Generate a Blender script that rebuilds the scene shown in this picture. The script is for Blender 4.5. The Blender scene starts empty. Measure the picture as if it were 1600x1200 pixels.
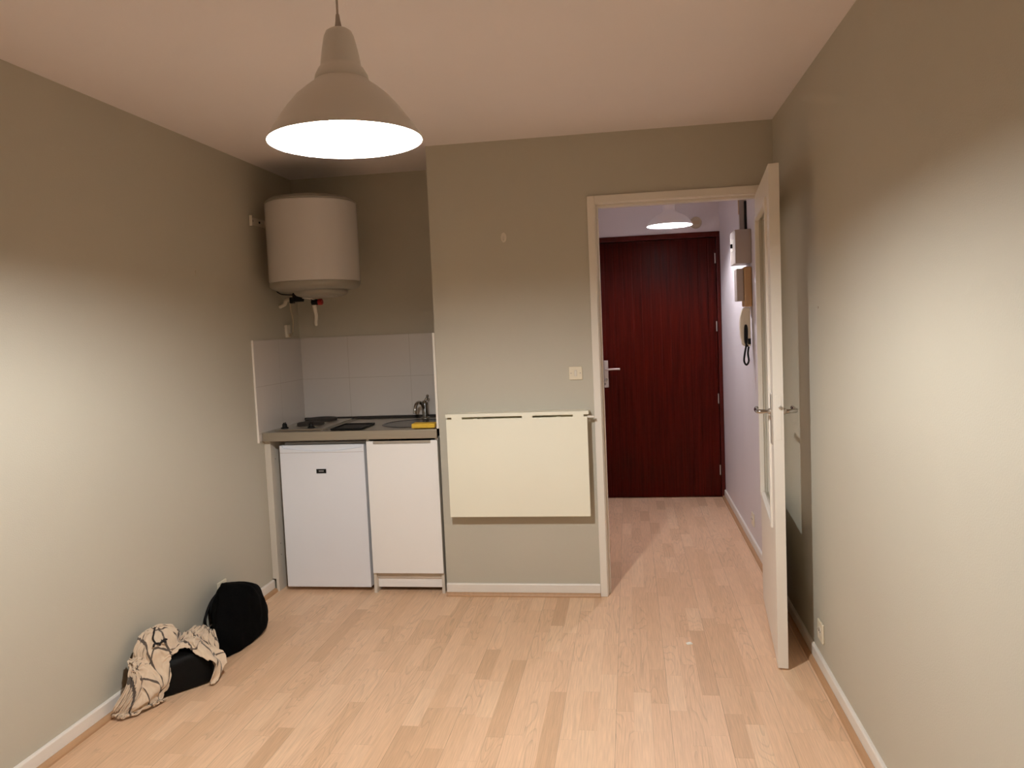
import bpy, bmesh, math, random
from mathutils import Vector, Matrix, noise
C = bpy.context
COL = C.scene.collection
random.seed(11)
PI = math.pi
BULB1, BULB2 = 1840.0, 1050.0    # lamp radiances
BZ1, BZ2 = .058, .062            # bulb heights above the shade rims
EXPO, GAMMA = 0.0, 1.0
BAGTAB = [(-.86, .15, .185, .05), (-.82, .13, .215, .13), (-.76, .10, .245, .20), (-.68, .055, .26, .258), (-.60, .02, .262, .268), (-.52, .015, .25, .245), (-.46, .02, .225, .222), (-.42, .03, .19, .18), (-.40, .04, .15, .10)]

# ------------------------------------------------------------------ materials
def new_mat(name):
    m = bpy.data.materials.new(name); m.use_nodes = True
    nt = m.node_tree; return m, nt, nt.nodes['Principled BSDF']

def N(nt, typ, **kw):
    n = nt.nodes.new(typ)
    for k, v in kw.items():
        if k.startswith('i'):
            n.inputs[int(k[1:])].default_value = v
        else:
            setattr(n, k, v)
    return n

def math_node(nt, op, a, b=None, c=None):
    n = nt.nodes.new('ShaderNodeMath'); n.operation = op
    for i, v in enumerate((a, b, c)):
        if v is None: continue
        if isinstance(v, (int, float)): n.inputs[i].default_value = v
        else: nt.links.new(v, n.inputs[i])
    return n.outputs[0]

def paint(name, col, rough=.6, var=.06, scale=3.0, bump=.0, bscale=180, metal=0, spec=.5, stretch=None, coat=0):
    """plain surface with a slight mottling and optional fine bump"""
    m, nt, b = new_mat(name)
    tc = N(nt, 'ShaderNodeTexCoord')
    src = tc.outputs['Object']
    if stretch:
        mp = N(nt, 'ShaderNodeMapping'); mp.inputs['Scale'].default_value = stretch
        nt.links.new(src, mp.inputs[0]); src = mp.outputs[0]
    ns = N(nt, 'ShaderNodeTexNoise'); ns.inputs['Scale'].default_value = scale; ns.inputs['Detail'].default_value = 5
    nt.links.new(src, ns.inputs['Vector'])
    mx = N(nt, 'ShaderNodeMix', data_type='RGBA')
    nt.links.new(ns.outputs[0], mx.inputs[0])
    mx.inputs[6].default_value = tuple(max(0, c*(1-var)) for c in col)+(1,)
    mx.inputs[7].default_value = tuple(min(1, c*(1+var)) for c in col)+(1,)
    nt.links.new(mx.outputs[2], b.inputs['Base Color'])
    b.inputs['Roughness'].default_value = rough; b.inputs['Metallic'].default_value = metal
    b.inputs['Specular IOR Level'].default_value = spec
    b.inputs['Coat Weight'].default_value = coat
    if bump:
        n2 = N(nt, 'ShaderNodeTexNoise'); n2.inputs['Scale'].default_value = bscale; n2.inputs['Detail'].default_value = 3
        nt.links.new(src, n2.inputs['Vector'])
        bp = N(nt, 'ShaderNodeBump'); bp.inputs['Strength'].default_value = bump; bp.inputs['Distance'].default_value = .004
        nt.links.new(n2.outputs[0], bp.inputs['Height']); nt.links.new(bp.outputs[0], b.inputs['Normal'])
    return m

def emis(name, col, strength):
    m, nt, b = new_mat(name)
    b.inputs['Base Color'].default_value = (1, 1, 1, 1)
    b.inputs['Emission Color'].default_value = col+(1,); b.inputs['Emission Strength'].default_value = strength
    return m

def laminate():
    m, nt, b = new_mat('beech_laminate')
    L = nt.links.new
    tc = N(nt, 'ShaderNodeTexCoord'); sp = N(nt, 'ShaderNodeSeparateXYZ'); L(tc.outputs['Object'], sp.inputs[0])
    x, y = sp.outputs[0], sp.outputs[1]
    xr = math_node(nt, 'DIVIDE', x, .0655)
    row = math_node(nt, 'FLOOR', xr)
    fx = math_node(nt, 'SUBTRACT', xr, row)
    wn = N(nt, 'ShaderNodeTexWhiteNoise', noise_dimensions='1D'); L(row, wn.inputs['W'])
    off = math_node(nt, 'MULTIPLY', wn.outputs[0], 17.3)
    # a little wobble makes the strips unequal in length
    yl = math_node(nt, 'DIVIDE', y, .40)
    yo = math_node(nt, 'ADD', yl, off)
    wob = math_node(nt, 'MULTIPLY', math_node(nt, 'SINE', math_node(nt, 'MULTIPLY', yo, 2.1)), .28)
    yo2 = math_node(nt, 'ADD', yo, wob)
    cell = math_node(nt, 'FLOOR', yo2)
    fy = math_node(nt, 'SUBTRACT', yo2, cell)
    cb = N(nt, 'ShaderNodeCombineXYZ'); L(row, cb.inputs[0]); L(cell, cb.inputs[1])
    w2 = N(nt, 'ShaderNodeTexWhiteNoise', noise_dimensions='2D'); L(cb.outputs[0], w2.inputs['Vector'])
    rnd = w2.outputs[0]
    # fine straight grain
    g = N(nt, 'ShaderNodeCombineXYZ'); L(math_node(nt, 'MULTIPLY', x, 260), g.inputs[0]); L(math_node(nt, 'MULTIPLY', y, 9), g.inputs[1]); L(math_node(nt, 'MULTIPLY', rnd, 90), g.inputs[2])
    gn = N(nt, 'ShaderNodeTexNoise'); gn.inputs['Scale'].default_value = 1; gn.inputs['Detail'].default_value = 3; L(g.outputs[0], gn.inputs['Vector'])
    # cathedral figure: contour lines of a stretched noise
    h = N(nt, 'ShaderNodeCombineXYZ'); L(math_node(nt, 'MULTIPLY', x, 15), h.inputs[0]); L(math_node(nt, 'MULTIPLY', y, 1.9), h.inputs[1]); L(math_node(nt, 'MULTIPLY', rnd, 70), h.inputs[2])
    hn = N(nt, 'ShaderNodeTexNoise'); hn.inputs['Scale'].default_value = 1; hn.inputs['Detail'].default_value = .6; L(h.outputs[0], hn.inputs['Vector'])
    fr = math_node(nt, 'FRACT', math_node(nt, 'MULTIPLY', hn.outputs[0], 13))
    ring = math_node(nt, 'SMOOTH_MIN', math_node(nt, 'MULTIPLY', fr, 3.4), 1.0, .3)
    ring = math_node(nt, 'SUBTRACT', 1.0, ring)
    ring = math_node(nt, 'MAXIMUM', ring, 0)
    fig = math_node(nt, 'GREATER_THAN', math_node(nt, 'FRACT', math_node(nt, 'MULTIPLY', rnd, 7.7)), .58)
    ring = math_node(nt, 'MULTIPLY', ring, fig)
    # tone ramp per strip
    rp = N(nt, 'ShaderNodeValToRGB'); L(rnd, rp.inputs[0])
    e = rp.color_ramp.elements
    e[0].position = 0; e[0].color = (.67, .43, .265, 1)
    e[1].position = 1; e[1].color = (.855, .60, .40, 1)
    for p_, c_ in ((.12, (.755, .495, .31, 1)), (.5, (.80, .535, .345, 1)), (.85, (.835, .565, .37, 1))):
        k = e.new(p_); k.color = c_
    mx = N(nt, 'ShaderNodeMix', data_type='RGBA', blend_type='MULTIPLY'); L(rp.outputs[0], mx.inputs[6])
    dark = math_node(nt, 'ADD', math_node(nt, 'MULTIPLY', gn.outputs[0], .46), .70)
    dark = math_node(nt, 'SUBTRACT', dark, math_node(nt, 'MULTIPLY', ring, .15))
    # board seams every third strip, faint joints elsewhere
    r3 = math_node(nt, 'MODULO', math_node(nt, 'ADD', row, 300), 3)
    brd = math_node(nt, 'LESS_THAN', r3, .5)
    s1 = math_node(nt, 'MULTIPLY', math_node(nt, 'LESS_THAN', fx, .025), math_node(nt, 'ADD', math_node(nt, 'MULTIPLY', brd, .28), .06))
    s2 = math_node(nt, 'MULTIPLY', math_node(nt, 'LESS_THAN', fy, .006), .10)
    dark = math_node(nt, 'SUBTRACT', dark, math_node(nt, 'ADD', s1, s2))
    cc = N(nt, 'ShaderNodeCombineXYZ'); 
    for i in range(3): L(dark, cc.inputs[i])
    mx.inputs[0].default_value = 1; L(cc.outputs[0], mx.inputs[7])
    L(mx.outputs[2], b.inputs['Base Color'])
    b.inputs['Roughness'].default_value = .42; b.inputs['Specular IOR Level'].default_value = .35
    return m

def door_wood():
    m, nt, b = new_mat('mahogany_planks'); L = nt.links.new
    tc = N(nt, 'ShaderNodeTexCoord'); mp = N(nt, 'ShaderNodeMapping'); mp.inputs['Scale'].default_value = (60, 60, 2.5)
    L(tc.outputs['Object'], mp.inputs[0])
    ns = N(nt, 'ShaderNodeTexNoise'); ns.inputs['Scale'].default_value = 1; ns.inputs['Detail'].default_value = 6; L(mp.outputs[0], ns.inputs['Vector'])
    rp = N(nt, 'ShaderNodeValToRGB'); L(ns.outputs[0], rp.inputs[0])
    rp.color_ramp.elements[0].position = .3; rp.color_ramp.elements[0].color = (.024, .0016, .0006, 1)
    rp.color_ramp.elements[1].position = .75; rp.color_ramp.elements[1].color = (.062, .0040, .0015, 1)
    L(rp.outputs[0], b.inputs['Base Color'])
    sp = N(nt, 'ShaderNodeSeparateXYZ'); L(tc.outputs['Object'], sp.inputs[0])
    f = math_node(nt, 'FRACT', math_node(nt, 'DIVIDE', sp.outputs[0], .0745))
    gr = math_node(nt, 'MINIMUM', math_node(nt, 'MULTIPLY', math_node(nt, 'MINIMUM', f, math_node(nt, 'SUBTRACT', 1.0, f)), 14), 1)
    hh = math_node(nt, 'ADD', gr, math_node(nt, 'MULTIPLY', ns.outputs[0], .35))
    bp = N(nt, 'ShaderNodeBump'); bp.inputs['Strength'].default_value = .55; bp.inputs['Distance'].default_value = .003
    L(hh, bp.inputs['Height']); L(bp.outputs[0], b.inputs['Normal'])
    b.inputs['Roughness'].default_value = .30; b.inputs['Specular IOR Level'].default_value = .09
    return m

def pane_glass():
    m = bpy.data.materials.new('clear_pane'); m.use_nodes = True; nt = m.node_tree; nt.nodes.clear()
    out = N(nt, 'ShaderNodeOutputMaterial'); tr = N(nt, 'ShaderNodeBsdfTransparent'); gl = N(nt, 'ShaderNodeBsdfGlossy')
    tr.inputs[0].default_value = (.93, .95, .93, 1); gl.inputs['Roughness'].default_value = .02
    ge = N(nt, 'ShaderNodeNewGeometry'); dp = N(nt, 'ShaderNodeVectorMath', operation='DOT_PRODUCT')
    nt.links.new(ge.outputs['Incoming'], dp.inputs[0]); nt.links.new(ge.outputs['Normal'], dp.inputs[1])
    cs = math_node(nt, 'SUBTRACT', 1.0, math_node(nt, 'ABSOLUTE', dp.outputs['Value']))
    fr = math_node(nt, 'ADD', math_node(nt, 'MULTIPLY', math_node(nt, 'POWER', cs, 5.0), .75), .05)
    mx = N(nt, 'ShaderNodeMixShader'); nt.links.new(fr, mx.inputs[0]); nt.links.new(tr.outputs[0], mx.inputs[1]); nt.links.new(gl.outputs[0], mx.inputs[2])
    nt.links.new(mx.outputs[0], out.inputs[0]); return m

def plaid():
    m, nt, b = new_mat('beige_checked_wool'); L = nt.links.new
    u = N(nt, 'ShaderNodeUVMap'); sp = N(nt, 'ShaderNodeSeparateXYZ'); L(u.outputs[0], sp.inputs[0])
    ns = N(nt, 'ShaderNodeTexNoise'); ns.inputs['Scale'].default_value = 60; ns.inputs['Detail'].default_value = 4; L(u.outputs[0], ns.inputs['Vector'])
    jit = math_node(nt, 'MULTIPLY', math_node(nt, 'SUBTRACT', ns.outputs[0], .5), .006)
    def stripe(ax, per, w, ph):
        f = math_node(nt, 'FRACT', math_node(nt, 'DIVIDE', math_node(nt, 'ADD', math_node(nt, 'ADD', sp.outputs[ax], ph), jit), per))
        return math_node(nt, 'LESS_THAN', f, w/per)
    s = math_node(nt, 'MAXIMUM', stripe(0, .125, .011, .05), stripe(1, .120, .010, .04))
    s = math_node(nt, 'MULTIPLY', s, .9)
    base = N(nt, 'ShaderNodeMix', data_type='RGBA'); L(ns.outputs[0], base.inputs[0])
    base.inputs[6].default_value = (.60, .465, .335, 1); base.inputs[7].default_value = (.76, .61, .45, 1)
    mx = N(nt, 'ShaderNodeMix', data_type='RGBA'); L(s, mx.inputs[0]); L(base.outputs[2], mx.inputs[6]); mx.inputs[7].default_value = (.035, .022, .018, 1)
    L(mx.outputs[2], b.inputs['Base Color']); b.inputs['Roughness'].default_value = .95
    b.inputs['Sheen Weight'].default_value = .3
    n2 = N(nt, 'ShaderNodeTexNoise'); n2.inputs['Scale'].default_value = 350; L(u.outputs[0], n2.inputs['Vector'])
    bp = N(nt, 'ShaderNodeBump'); bp.inputs['Strength'].default_value = .35; bp.inputs['Distance'].default_value = .002
    L(n2.outputs[0], bp.inputs['Height']); L(bp.outputs[0], b.inputs['Normal'])
    return m

def tile_mat():
    m, nt, b = new_mat('glazed_wall_tile'); L = nt.links.new
    tc = N(nt, 'ShaderNodeTexCoord'); sp = N(nt, 'ShaderNodeSeparateXYZ'); L(tc.outputs['Object'], sp.inputs[0])
    # run = x + y lets one formula serve the back and the side panels
    run = math_node(nt, 'ADD', sp.outputs[0], math_node(nt, 'SUBTRACT', .575, sp.outputs[1]))
    def joint(v, per, ph, w):
        f = math_node(nt, 'FRACT', math_node(nt, 'DIVIDE', math_node(nt, 'ADD', v, ph), per))
        return math_node(nt, 'LESS_THAN', f, w/per)
    j = math_node(nt, 'MAXIMUM', joint(run, .397, .082, .003), joint(sp.outputs[2], .262, .137, .003))
    mx = N(nt, 'ShaderNodeMix', data_type='RGBA'); L(j, mx.inputs[0])
    mx.inputs[6].default_value = TILE+(1,); mx.inputs[7].default_value = (TILE[0]*.80, TILE[1]*.78, TILE[2]*.75, 1)
    L(mx.outputs[2], b.inputs['Base Color']); b.inputs['Roughness'].default_value = .16
    ns = N(nt, 'ShaderNodeTexNoise'); ns.inputs['Scale'].default_value = 7; L(tc.outputs['Object'], ns.inputs['Vector'])
    bp = N(nt, 'ShaderNodeBump'); bp.inputs['Strength'].default_value = .12; bp.inputs['Distance'].default_value = .01
    L(ns.outputs[0], bp.inputs['Height']); L(bp.outputs[0], b.inputs['Normal'])
    return m

TILE = (.60, .56, .52)
M = dict(
    wall=paint('greige_wall_paint', (.50, .472, .392), .62, .035, 2.2, .16, 210),
    ceil=paint('ceiling_paint', (.83, .775, .775), .8, .03, 2.0, .12, 160),
    hall=paint('lilac_white_plaster', (.68, .64, .65), .7, .05, 3.5, .35, 130, stretch=(1, 1, .35)),
    floor=laminate(),
    white=paint('white_gloss_paint', (.78, .735, .66), .38, .03, 4, .05, 60),
    skirt=paint('white_skirting_paint', (.78, .74, .68), .45, .05, 6, .1, 40),
    beech=paint('beech_moulding', (.47, .28, .15), .5, .18, 2.5, 0, stretch=(30, 2, 30)),
    mahog=door_wood(),
    mahog_frame=paint('mahogany_frame', (.062, .0050, .0020), .35, .35, 2, 0, spec=.2, stretch=(40, 40, 3)),
    glass=pane_glass(),
    chrome=paint('chrome', (.50, .49, .47), .12, .03, 5, metal=1),
    satin=paint('satin_metal', (.66, .62, .57), .38, .04, 5, metal=1),
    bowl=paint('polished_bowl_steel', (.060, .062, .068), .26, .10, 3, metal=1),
    steel=paint('brushed_steel', (.50, .46, .40), .30, .10, 3, metal=1, stretch=(4, 60, 60)),
    apron=paint('steel_front_edge', (.44, .395, .32), .42, .10, 3, metal=.75, stretch=(3, 60, 60)),
    black=paint('matt_black_plastic', (.006, .0055, .005), .5, .2, 8, spec=.25),
    castiron=paint('dark_hotplate_iron', (.030, .024, .020), .65, .2, 20, .2, 90, spec=.3),
    blackcloth=paint('black_cloth', (.0016, .0015, .0016), .95, .35, 10, .4, 140, spec=.06),
    blacknylon=paint('black_nylon', (.0030, .0028, .0026), .6, .3, 8, .3, 60, spec=.12),
    shade=paint('white_enamel', (.66, .62, .56), .35, .02, 4),
    shadehall=paint('white_enamel_hall', (.86, .84, .85), .35, .02, 4),
    tank=paint('white_heater_enamel', (.60, .575, .555), .09, .03, 3),
    tankcap=paint('grey_heater_plastic', (.30, .28, .235), .45, .04, 3),
    plastic=paint('white_plastic', (.70, .65, .56), .4, .03, 4),
    ivory=paint('ivory_plastic', (.74, .67, .52), .4, .04, 4),
    greybox=paint('beige_grey_plastic', (.42, .36, .31), .5, .05, 4),
    amber=paint('amber_plastic', (.50, .31, .14), .35, .12, 4),
    red=paint('red_plastic', (.30, .012, .010), .4, .1, 8),
    cord=paint('cream_cord', (.50, .42, .30), .6, .05, 8),
    dark=paint('dark_hole', (.010, .009, .008), .8, .1, 8),
    table=paint('cream_laminate', (.84, .82, .68), .42, .03, 3, .05, 220),
    cab=paint('white_melamine', (.87, .86, .84), .4, .02, 3, .04, 240),
    cabrail=paint('beige_rail', (.42, .36, .29), .4, .05, 5),
    panel=paint('worn_white_board', (.64, .59, .51), .5, .07, 7, .15, 80),
    fridge=paint('cool_white_fridge', (.80, .82, .87), .33, .02, 3, .08, 300),
    sponge=paint('yellow_sponge', (.72, .46, .05), .95, .15, 40, .8, 200),
    tile=tile_mat(),
    tileedge=paint('white_tile_trim', (.80, .76, .69), .3, .02, 4),
    plaid=plaid(),
    tassel=paint('dark_brown_yarn', (.014, .010, .009), .9, .3, 30),
    scrap=paint('white_scrap', (.9, .9, .85), .3, .05, 10),
    mark=paint('grey_print', (.32, .30, .29), .5, .05, 10),
    bulb=emis('lit_bulb', (1.0, 1.0, .985), BULB1),
    bulb2=emis('lit_hall_bulb', (1.0, .965, 1.03), BULB2),
)

# ------------------------------------------------------------------ mesh helpers
def finish(name, bm, mat, parent=None, smooth=False, loc=None, rot=None, bevel=0, seg=2):
    me = bpy.data.meshes.new(name)
    bmesh.ops.recalc_face_normals(bm, faces=bm.faces)
    bm.to_mesh(me); bm.free()
    me.materials.append(M[mat] if isinstance(mat, str) else mat)
    if smooth:
        for p in me.polygons: p.use_smooth = True
    o = bpy.data.objects.new(name, me); COL.objects.link(o)
    if loc: o.location = loc
    if rot: o.rotation_euler = rot
    if bevel:
        b = o.modifiers.new('bevel', 'BEVEL'); b.width = bevel; b.segments = seg; b.limit_method = 'ANGLE'; b.angle_limit = math.radians(40)
    if parent: o.parent = parent
    return o

def bx(bm, x0, x1, y0, y1, z0, z1):
    v = [bm.verts.new((x, y, z)) for x in (x0, x1) for y in (y0, y1) for z in (z0, z1)]
    for f in ((0, 1, 3, 2), (4, 6, 7, 5), (0, 4, 5, 1), (2, 3, 7, 6), (0, 2, 6, 4), (1, 5, 7, 3)):
        bm.faces.new([v[i] for i in f])

def box(name, dims, mat, parent=None, bevel=0, **kw):
    bm = bmesh.new()
    for d in (dims if isinstance(dims[0], (tuple, list)) else [dims]): bx(bm, *d)
    return finish(name, bm, mat, parent, bevel=bevel, **kw)

def lathe_bm(bm, prof, n=48, c=(0, 0, 0), axis='z'):
    rings = []
    for r, z in prof:
        ring = []
        for i in range(n):
            a = 2*PI*i/n
            p = (r*math.cos(a), r*math.sin(a), z)
            if axis == 'y': p = (p[0], z, p[1])
            if axis == 'x': p = (z, p[0], p[1])
            ring.append(bm.verts.new((p[0]+c[0], p[1]+c[1], p[2]+c[2])))
        rings.append(ring)
    for a, b in zip(rings, rings[1:]):
        for i in range(n): bm.faces.new((a[i], a[(i+1) % n], b[(i+1) % n], b[i]))
    return rings

def lathe(name, prof, mat, parent=None, n=48, c=(0, 0, 0), axis='z', caps=True, smooth=True, **kw):
    bm = bmesh.new(); rings = lathe_bm(bm, prof, n, c, axis)
    if caps:
        for r in (rings[0], rings[-1]): bm.faces.new(r)
    o = finish(name, bm, mat, parent, smooth=smooth, **kw)
    if smooth:
        bpy_smooth(o)
    return o

def bpy_smooth(o, ang=35):
    # mark sharp edges by angle so flats stay flat
    me = o.data; bm = bmesh.new(); bm.from_mesh(me)
    for e in bm.edges:
        if len(e.link_faces) == 2 and e.calc_face_angle(0) > math.radians(ang): e.smooth = False
    bm.to_mesh(me); bm.free()

def tube(name, pts, r, mat, parent=None, n=10, closed=False, taper=None):
    pts = [Vector(p) for p in pts]
    # Catmull-Rom resample
    P = []
    m = len(pts)
    for i in range(m if closed else m-1):
        p0 = pts[(i-1) % m] if (closed or i > 0) else pts[0]
        p1, p2 = pts[i], pts[(i+1) % m]
        p3 = pts[(i+2) % m] if (closed or i+2 < m) else pts[-1]
        for k in range(6):
            t = k/6
            P.append(.5*((2*p1)+(-p0+p2)*t+(2*p0-5*p1+4*p2-p3)*t*t+(-p0+3*p1-3*p2+p3)*t**3))
    if not closed: P.append(pts[-1])
    bm = bmesh.new(); rings = []; up = None
    for i, p in enumerate(P):
        d = (P[(i+1) % len(P)]-P[i-1]) if closed else (P[min(i+1, len(P)-1)]-P[max(i-1, 0)])
        d.normalize()
        if up is None:
            up = d.orthogonal().normalized()
        up = (up-d*up.dot(d)); up.normalize(); s = d.cross(up)
        rr = r if taper is None else r*(1+(taper-1)*i/(len(P)-1))
        rings.append([bm.verts.new(p+(up*math.cos(2*PI*k/n)+s*math.sin(2*PI*k/n))*rr) for k in range(n)])
    for a, b in zip(rings, rings[1:]+([rings[0]] if closed else [])):
        for i in range(n): bm.faces.new((a[i], a[(i+1) % n], b[(i+1) % n], b[i]))
    if not closed:
        bm.faces.new(rings[0]); bm.faces.new(rings[-1])
    return finish(name, bm, mat, parent, smooth=True)

def prism(name, pts, a0, a1, mat, parent=None, axis='y', bevel=0, **kw):
    """polygon extruded along an axis; pts are the two other coordinates"""
    bm = bmesh.new()
    def P(p, a):
        return {'y': (p[0], a, p[1]), 'x': (a, p[0], p[1]), 'z': (p[0], p[1], a)}[axis]
    A = [bm.verts.new(P(p, a0)) for p in pts]; B = [bm.verts.new(P(p, a1)) for p in pts]
    bm.faces.new(A); bm.faces.new(B)
    n = len(pts)
    for i in range(n): bm.faces.new((A[i], A[(i+1) % n], B[(i+1) % n], B[i]))
    return finish(name, bm, mat, parent, bevel=bevel, **kw)

def thing(name, label, cat, loc=(0, 0, 0), group=None):
    o = bpy.data.objects.new(name, None); COL.objects.link(o); o.location = loc; o.empty_display_size = .05
    return tag(o, label, cat, group)
def tag(o, label, cat, group=None):
    o['label'] = label; o['category'] = cat
    if group: o['group'] = group
    return o
def struct(o, label=None, cat=None):
    o['kind'] = 'structure'
    if label: o['label'] = label
    if cat: o['category'] = cat
    return o

# ------------------------------------------------------------------ room shell
W, H, XJ, D = 2.791, 2.418, 1.027, .584     # room width, height, alcove width and depth
YR, YC, XH = -5.4, 2.27, 1.76               # rear wall, entrance wall, hallway left wall
T = .1
struct(box('floor', (-T, W+T, YR-T, YC+T, -.08, 0), 'floor'), 'light beech strip laminate floor running into the hallway', 'floor')
struct(box('ceiling', (-T, W+T, YR-T, YC+T, H, H+.08), 'ceil'), 'off white painted ceiling with a pinkish tint', 'ceiling')
struct(box('wall_left', (-T, 0, YR, D, 0, H), 'wall'), 'long greige left wall with bags at its foot', 'wall')
struct(box('wall_right', (W, W+T, YR, 0.04, 0, H), 'wall'), 'long greige right wall behind the open door', 'wall')
struct(box('wall_rear', (-T, W+T, YR-T, YR, 0, H), 'wall'), 'greige rear wall opposite the kitchenette', 'wall')
OX0, OX1, OZ = 1.893, 2.744, 2.073          # doorway cut
struct(box('wall_back', [(XJ, OX0, 0, .08, 0, H), (OX0, OX1, 0, .08, OZ, H), (OX1, W, 0, .08, 0, H), (XJ, XH, .08, D+T, 0, H)], 'wall'),
       'greige wall between alcove and doorway carrying the folding table', 'wall')
struct(box('wall_alcove', (-T, XJ, D, D+T, 0, H), 'wall'), 'greige back wall of the kitchenette alcove', 'wall')
struct(box('wall_hallway_right', (W, W+T, .04, YC, 0, H), 'hall'), 'lilac white right wall of the hallway', 'wall')
struct(box('wall_hallway_left', (XH-.02, XH, D+T, YC, 0, H), 'hall'), 'lilac white left wall of the hallway', 'wall')
struct(box('wall_entrance', [(XH, W, YC, YC+T, 2.137, H), (XH, 1.80, YC, YC+T, 0, 2.137)], 'hall'), 'lilac white wall above the dark red entrance door', 'wall')
struct(box('wall_landing', (1.80, W, YC+.075, YC+T, 0, 2.137), 'mahog_frame'), 'dark panel behind the entrance door', 'wall')

def baseboard(name, p0, p1, inward, label, zt=.067, wood=True):
    """white skirting with a beech quarter-round at its foot; p0-p1 along the wall, inward = unit normal into the room"""
    p0 = Vector(p0+(0,)); p1 = Vector(p1+(0,)); n = Vector(inward+(0,))
    bm = bmesh.new()
    prof = [(0, 0), (.012, 0), (.012, zt-.006), (.009, zt-.001), (.006, zt), (0, zt)]
    A = [bm.verts.new(p0+n*a+Vector((0, 0, b))) for a, b in prof]; B = [bm.verts.new(p1+n*a+Vector((0, 0, b))) for a, b in prof]
    bm.faces.new(A); bm.faces.new(B)
    for i in range(len(prof)):
        j = (i+1) % len(prof); bm.faces.new((A[i], A[j], B[j], B[i]))
    o = struct(finish(name, bm, 'skirt'), label, 'baseboard')
    if wood:
        bm = bmesh.new()
        prof = [(.0125, 0), (.030, 0), (.029, .007), (.025, .014), (.019, .019), (.0125, .020)]
        A = [bm.verts.new(p0+n*a+Vector((0, 0, b))) for a, b in prof]; B = [bm.verts.new(p1+n*a+Vector((0, 0, b))) for a, b in prof]
        bm.faces.new(A); bm.faces.new(B)
        for i in range(len(prof)):
            j = (i+1) % len(prof); bm.faces.new((A[i], A[j], B[j], B[i]))
        finish('quarter_round_moulding', bm, 'beech', o)
    return o
baseboard('baseboard_left', (0, YR), (0, .03), (1, 0), 'white skirting with beech moulding along the left wall')
baseboard('baseboard_right', (W, YR), (W, -.03), (-1, 0), 'white skirting with beech moulding along the right wall')
baseboard('baseboard_back', (XJ+.002, 0), (1.864, 0), (0, -1), 'white skirting below the folding table')
baseboard('baseboard_hallway', (W, .09), (W, YC-.01), (-1, 0), 'white skirting along the hallway right wall')

# doorway frame (casing + jamb lining + stop)
fr = box('trim_1', [(1.865, 1.903, -.013, 0, 0, 2.101), (1.903, 2.737, -.013, 0, 2.063, 2.101), (2.737, 2.775, -.013, 0, 0, 2.101),
                    (OX0, 1.908, 0, .080, 0, OZ-.012), (2.732, OX1, 0, .080, 0, OZ-.012), (OX0, OX1, 0, .080, OZ-.013, OZ)], 'white', bevel=.0025)
struct(fr, 'cream painted door frame around the hallway opening', 'door frame')
box('door_stop', [(1.908, 1.918, .038, .092, 0, 2.05), (2.722, 2.732, .038, .092, 0, 2.05), (1.908, 2.732, .038, .092, 2.048, 2.06)], 'white', fr, bevel=.002)

# open glazed door leaf -------------------------------------------------
d1 = bpy.data.objects.new('door_1', None); COL.objects.link(d1); d1.location = (2.699, 0, 0); d1.rotation_euler = (0, 0, -math.atan(.0953))
struct(d1, 'cream painted glazed door standing open against the right wall', 'door')
Y0, Y1, Z0, Z1, TH = -.838, -.018, .008, 2.046, .040
G = (-.712, -.105, .572, 1.925)     # glazed opening
box('door_leaf', [(0, TH, Y0, G[0], Z0, Z1), (0, TH, G[1], Y1, Z0, Z1), (0, TH, G[0], G[1], Z0, G[2]), (0, TH, G[0], G[1], G[3], Z1)], 'white', d1)
for sx, nm in ((-1, 'glazing_bead'), (1, 'glazing_bead')):
    xa, xb = (-.009, .014) if sx < 0 else (.026, .049)
    w = .020
    box(nm, [(xa, xb, G[0]-w*.6, G[0]+w*.6, G[2]-w*.6, G[3]+w*.6), (xa, xb, G[1]-w*.6, G[1]+w*.6, G[2]-w*.6, G[3]+w*.6),
             (xa, xb, G[0]+w*.6, G[1]-w*.6, G[2]-w*.6, G[2]+w*.6), (xa, xb, G[0]+w*.6, G[1]-w*.6, G[3]-w*.6, G[3]+w*.6)], 'white', d1, bevel=.004)
bm = bmesh.new(); bm.faces.new([bm.verts.new((.020, a, b)) for a, b in ((G[0], G[2]), (G[1], G[2]), (G[1], G[3]), (G[0], G[3]))])
finish('glass_pane', bm, 'glass', d1)
for s in (-1, 1):
    xf = 0 if s < 0 else TH
    pl = box('handle_plate', (min(xf, xf+s*.005), max(xf, xf+s*.005), -.795, -.757, .925, 1.135), 'satin', d1, bevel=.004)
    zz = 1.060
    tube('door_handle', [(xf+s*.004, -.775, zz), (xf+s*.030, -.776, zz), (xf+s*.050, -.772, zz), (xf+s*.056, -.755, zz), (xf+s*.057, -.70, zz), (xf+s*.052, -.655, zz+.001)], .0085, 'chrome', d1, n=14)
    lathe('handle_rose', [(.013, 0), (.013, s*.008), (.009, s*.012)], 'satin', d1, 20, (xf+s*.004, -.775, zz), 'x')
box('lock_faceplate', (.009, .031, Y0-.0015, Y0+.002, .95, 1.13), 'white', d1, bevel=.001)
lathe('latch_bolt', [(.0075, 0), (.0075, -.006), (.004, -.009)], 'satin', d1, 16, (.028, Y0, 1.082), 'y')
for z in (.25, 1.05, 1.85):
    lathe('hinge', [(.007, z-.045), (.007, z+.045)], 'satin', d1, 12, (.034, -.010, 0))

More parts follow.
